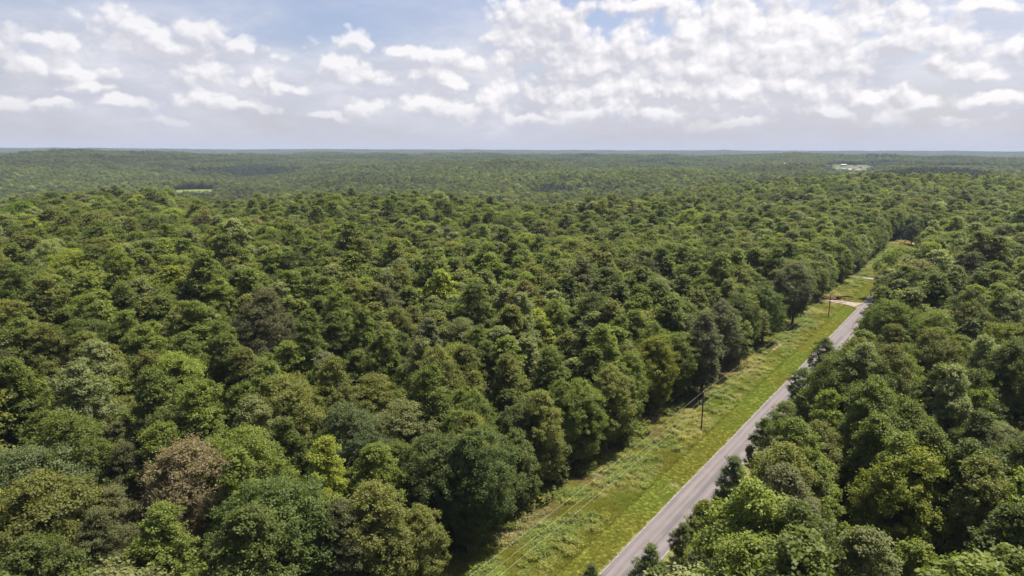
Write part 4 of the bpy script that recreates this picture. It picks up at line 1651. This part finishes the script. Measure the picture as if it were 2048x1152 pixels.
def building(name, s, c, w, d, h, rh, wall, roof, nwin, lab, cat, rot=0.0, door=True):
    x, y = house_xy(s, c)
    e = bpy.data.objects.new(name, None)
    COL.objects.link(e)
    e.location = (x, y, float(ground(x, y)) + .4)
    e.rotation_euler = (0, 0, -math.atan2(HOUSE[0], HOUSE[1]) + rot)
    tag(e, lab, cat)
    V = [(-w / 2, -d / 2, -1.5), (w / 2, -d / 2, -1.5), (w / 2, d / 2, -1.5), (-w / 2, d / 2, -1.5),
         (-w / 2, -d / 2, h), (w / 2, -d / 2, h), (w / 2, d / 2, h), (-w / 2, d / 2, h), (-w / 2, 0, h + rh), (w / 2, 0, h + rh)]
    F = [(0, 1, 5, 4), (2, 3, 7, 6), (1, 2, 6, 9, 5), (3, 0, 4, 8, 7)]
    mesh_obj('wall', V, F, wall, e)
    o = .5
    t = .18
    k = rh / (d / 2)
    V = [(-w / 2 - o, -d / 2 - o, h - o * k), (w / 2 + o, -d / 2 - o, h - o * k), (w / 2 + o, 0, h + rh + .02), (-w / 2 - o, 0, h + rh + .02),
         (w / 2 + o, d / 2 + o, h - o * k), (-w / 2 - o, d / 2 + o, h - o * k)]
    V = [(a, b, z + .03) for a, b, z in V] + [(a, b, z + .03 + t) for a, b, z in V]
    F = [(0, 3, 2, 1), (3, 5, 4, 2), (6, 7, 8, 9), (9, 8, 10, 11), (0, 1, 7, 6), (1, 2, 8, 7), (2, 4, 10, 8), (4, 5, 11, 10), (5, 3, 9, 11), (3, 0, 6, 9)]
    mesh_obj('roof', V, F, roof, e)
    for i in range(nwin):
        wx = -w / 2 + (i + 1) * w / (nwin + 1)
        if door and abs(wx) < 1.6:
            continue
        V, F = [], []
        boxm(V, F, wx - .7, wx + .7, -d / 2 - .06, -d / 2 + .02, 1.0, 2.3)
        fr = mesh_obj('window', V, F, mwall if wall is not mwall else mgrey, e)
        V, F = [], []
        boxm(V, F, wx - .58, wx + .58, -d / 2 - .09, -d / 2 - .03, 1.12, 2.18)
        mesh_obj('pane', V, F, mglass, fr)
    if door:
        V, F = [], []
        dw = 1.1 if cat == 'house' else 2.6
        boxm(V, F, -dw / 2, dw / 2, -d / 2 - .08, -d / 2 + .02, 0, 2.2 if cat == 'house' else h * .8)
        mesh_obj('door', V, F, mdoor, e)
    return e


building('farm_shed', 105, -28, 24, 14, 4.6, 3.2, mgrey, mroofw, 3, 'long pale roofed shed at the top of the distant lawn', 'shed', rot=.2)
building('farmhouse', 20, -44, 18, 10, 3.0, 2.6, mgrey, mroofw, 4, 'low farmhouse with a pale roof, leftmost building below the distant lawn', 'house', rot=.1)
building('farmhouse', 30, -24, 14, 9, 3.0, 2.6, mgrey, mroofw, 3, 'low white roofed house, middle of the three buildings below the distant lawn', 'house', rot=-.15)
building('garage', 18, 0, 12, 9, 3.2, 3.0, mgrey, mroofw, 2, 'small gabled garage by the bend of the distant gravel drive', 'garage', rot=.1)
building('farm_shed', 60, 42, 14, 9, 3.6, 2.4, mgrey, mroofd, 2, 'dark roofed shed at the right end of the distant gravel drive', 'shed', rot=-.2)
gz = lambda X, Y: float(ground(X, Y))
ribbon('farm_drive', [house_xy(-62, 10), house_xy(-30, 14), house_xy(10, 24), house_xy(45, 38), house_xy(85, 54)], [13, 12, 11, 10, 8], 1.1, mgravel, zf=gz)
for (px, py, lab) in ((1593, 328, 'lone white roofed barn in the trees left of the distant farm'),
                      (1566, 329, 'small pale roofed barn farthest left among the distant trees')):
    x, y = at(px, py, 6)
    e = building('barn', 0, 0, 16, 10, 4.0, 3.5, mwall, mroofw, 2, lab, 'barn')
    x, y = x * .92, y * .92
    e.location = (x, y, float(ground(x, y)) + 15)

# ------------------------------------------------------------------ haze
def haze():
    V, F = [], []
    boxm(V, F, -16000, 16000, -3000, 16000, -160, 110)
    m = bpy.data.materials.new('haze')
    m.use_nodes = True
    m.node_tree.nodes.clear()
    out = m.node_tree.nodes.new('ShaderNodeOutputMaterial')
    pv = m.node_tree.nodes.new('ShaderNodeVolumePrincipled')
    pv.inputs['Color'].default_value = (0.55, 0.64, 0.82, 1)
    pv.inputs['Density'].default_value = 6.0e-5
    pv.inputs['Anisotropy'].default_value = 0.0
    m.node_tree.links.new(pv.outputs[0], out.inputs['Volume'])
    o = mesh_obj('haze', V, F, m)
    tag(o, kind='stuff')


haze()
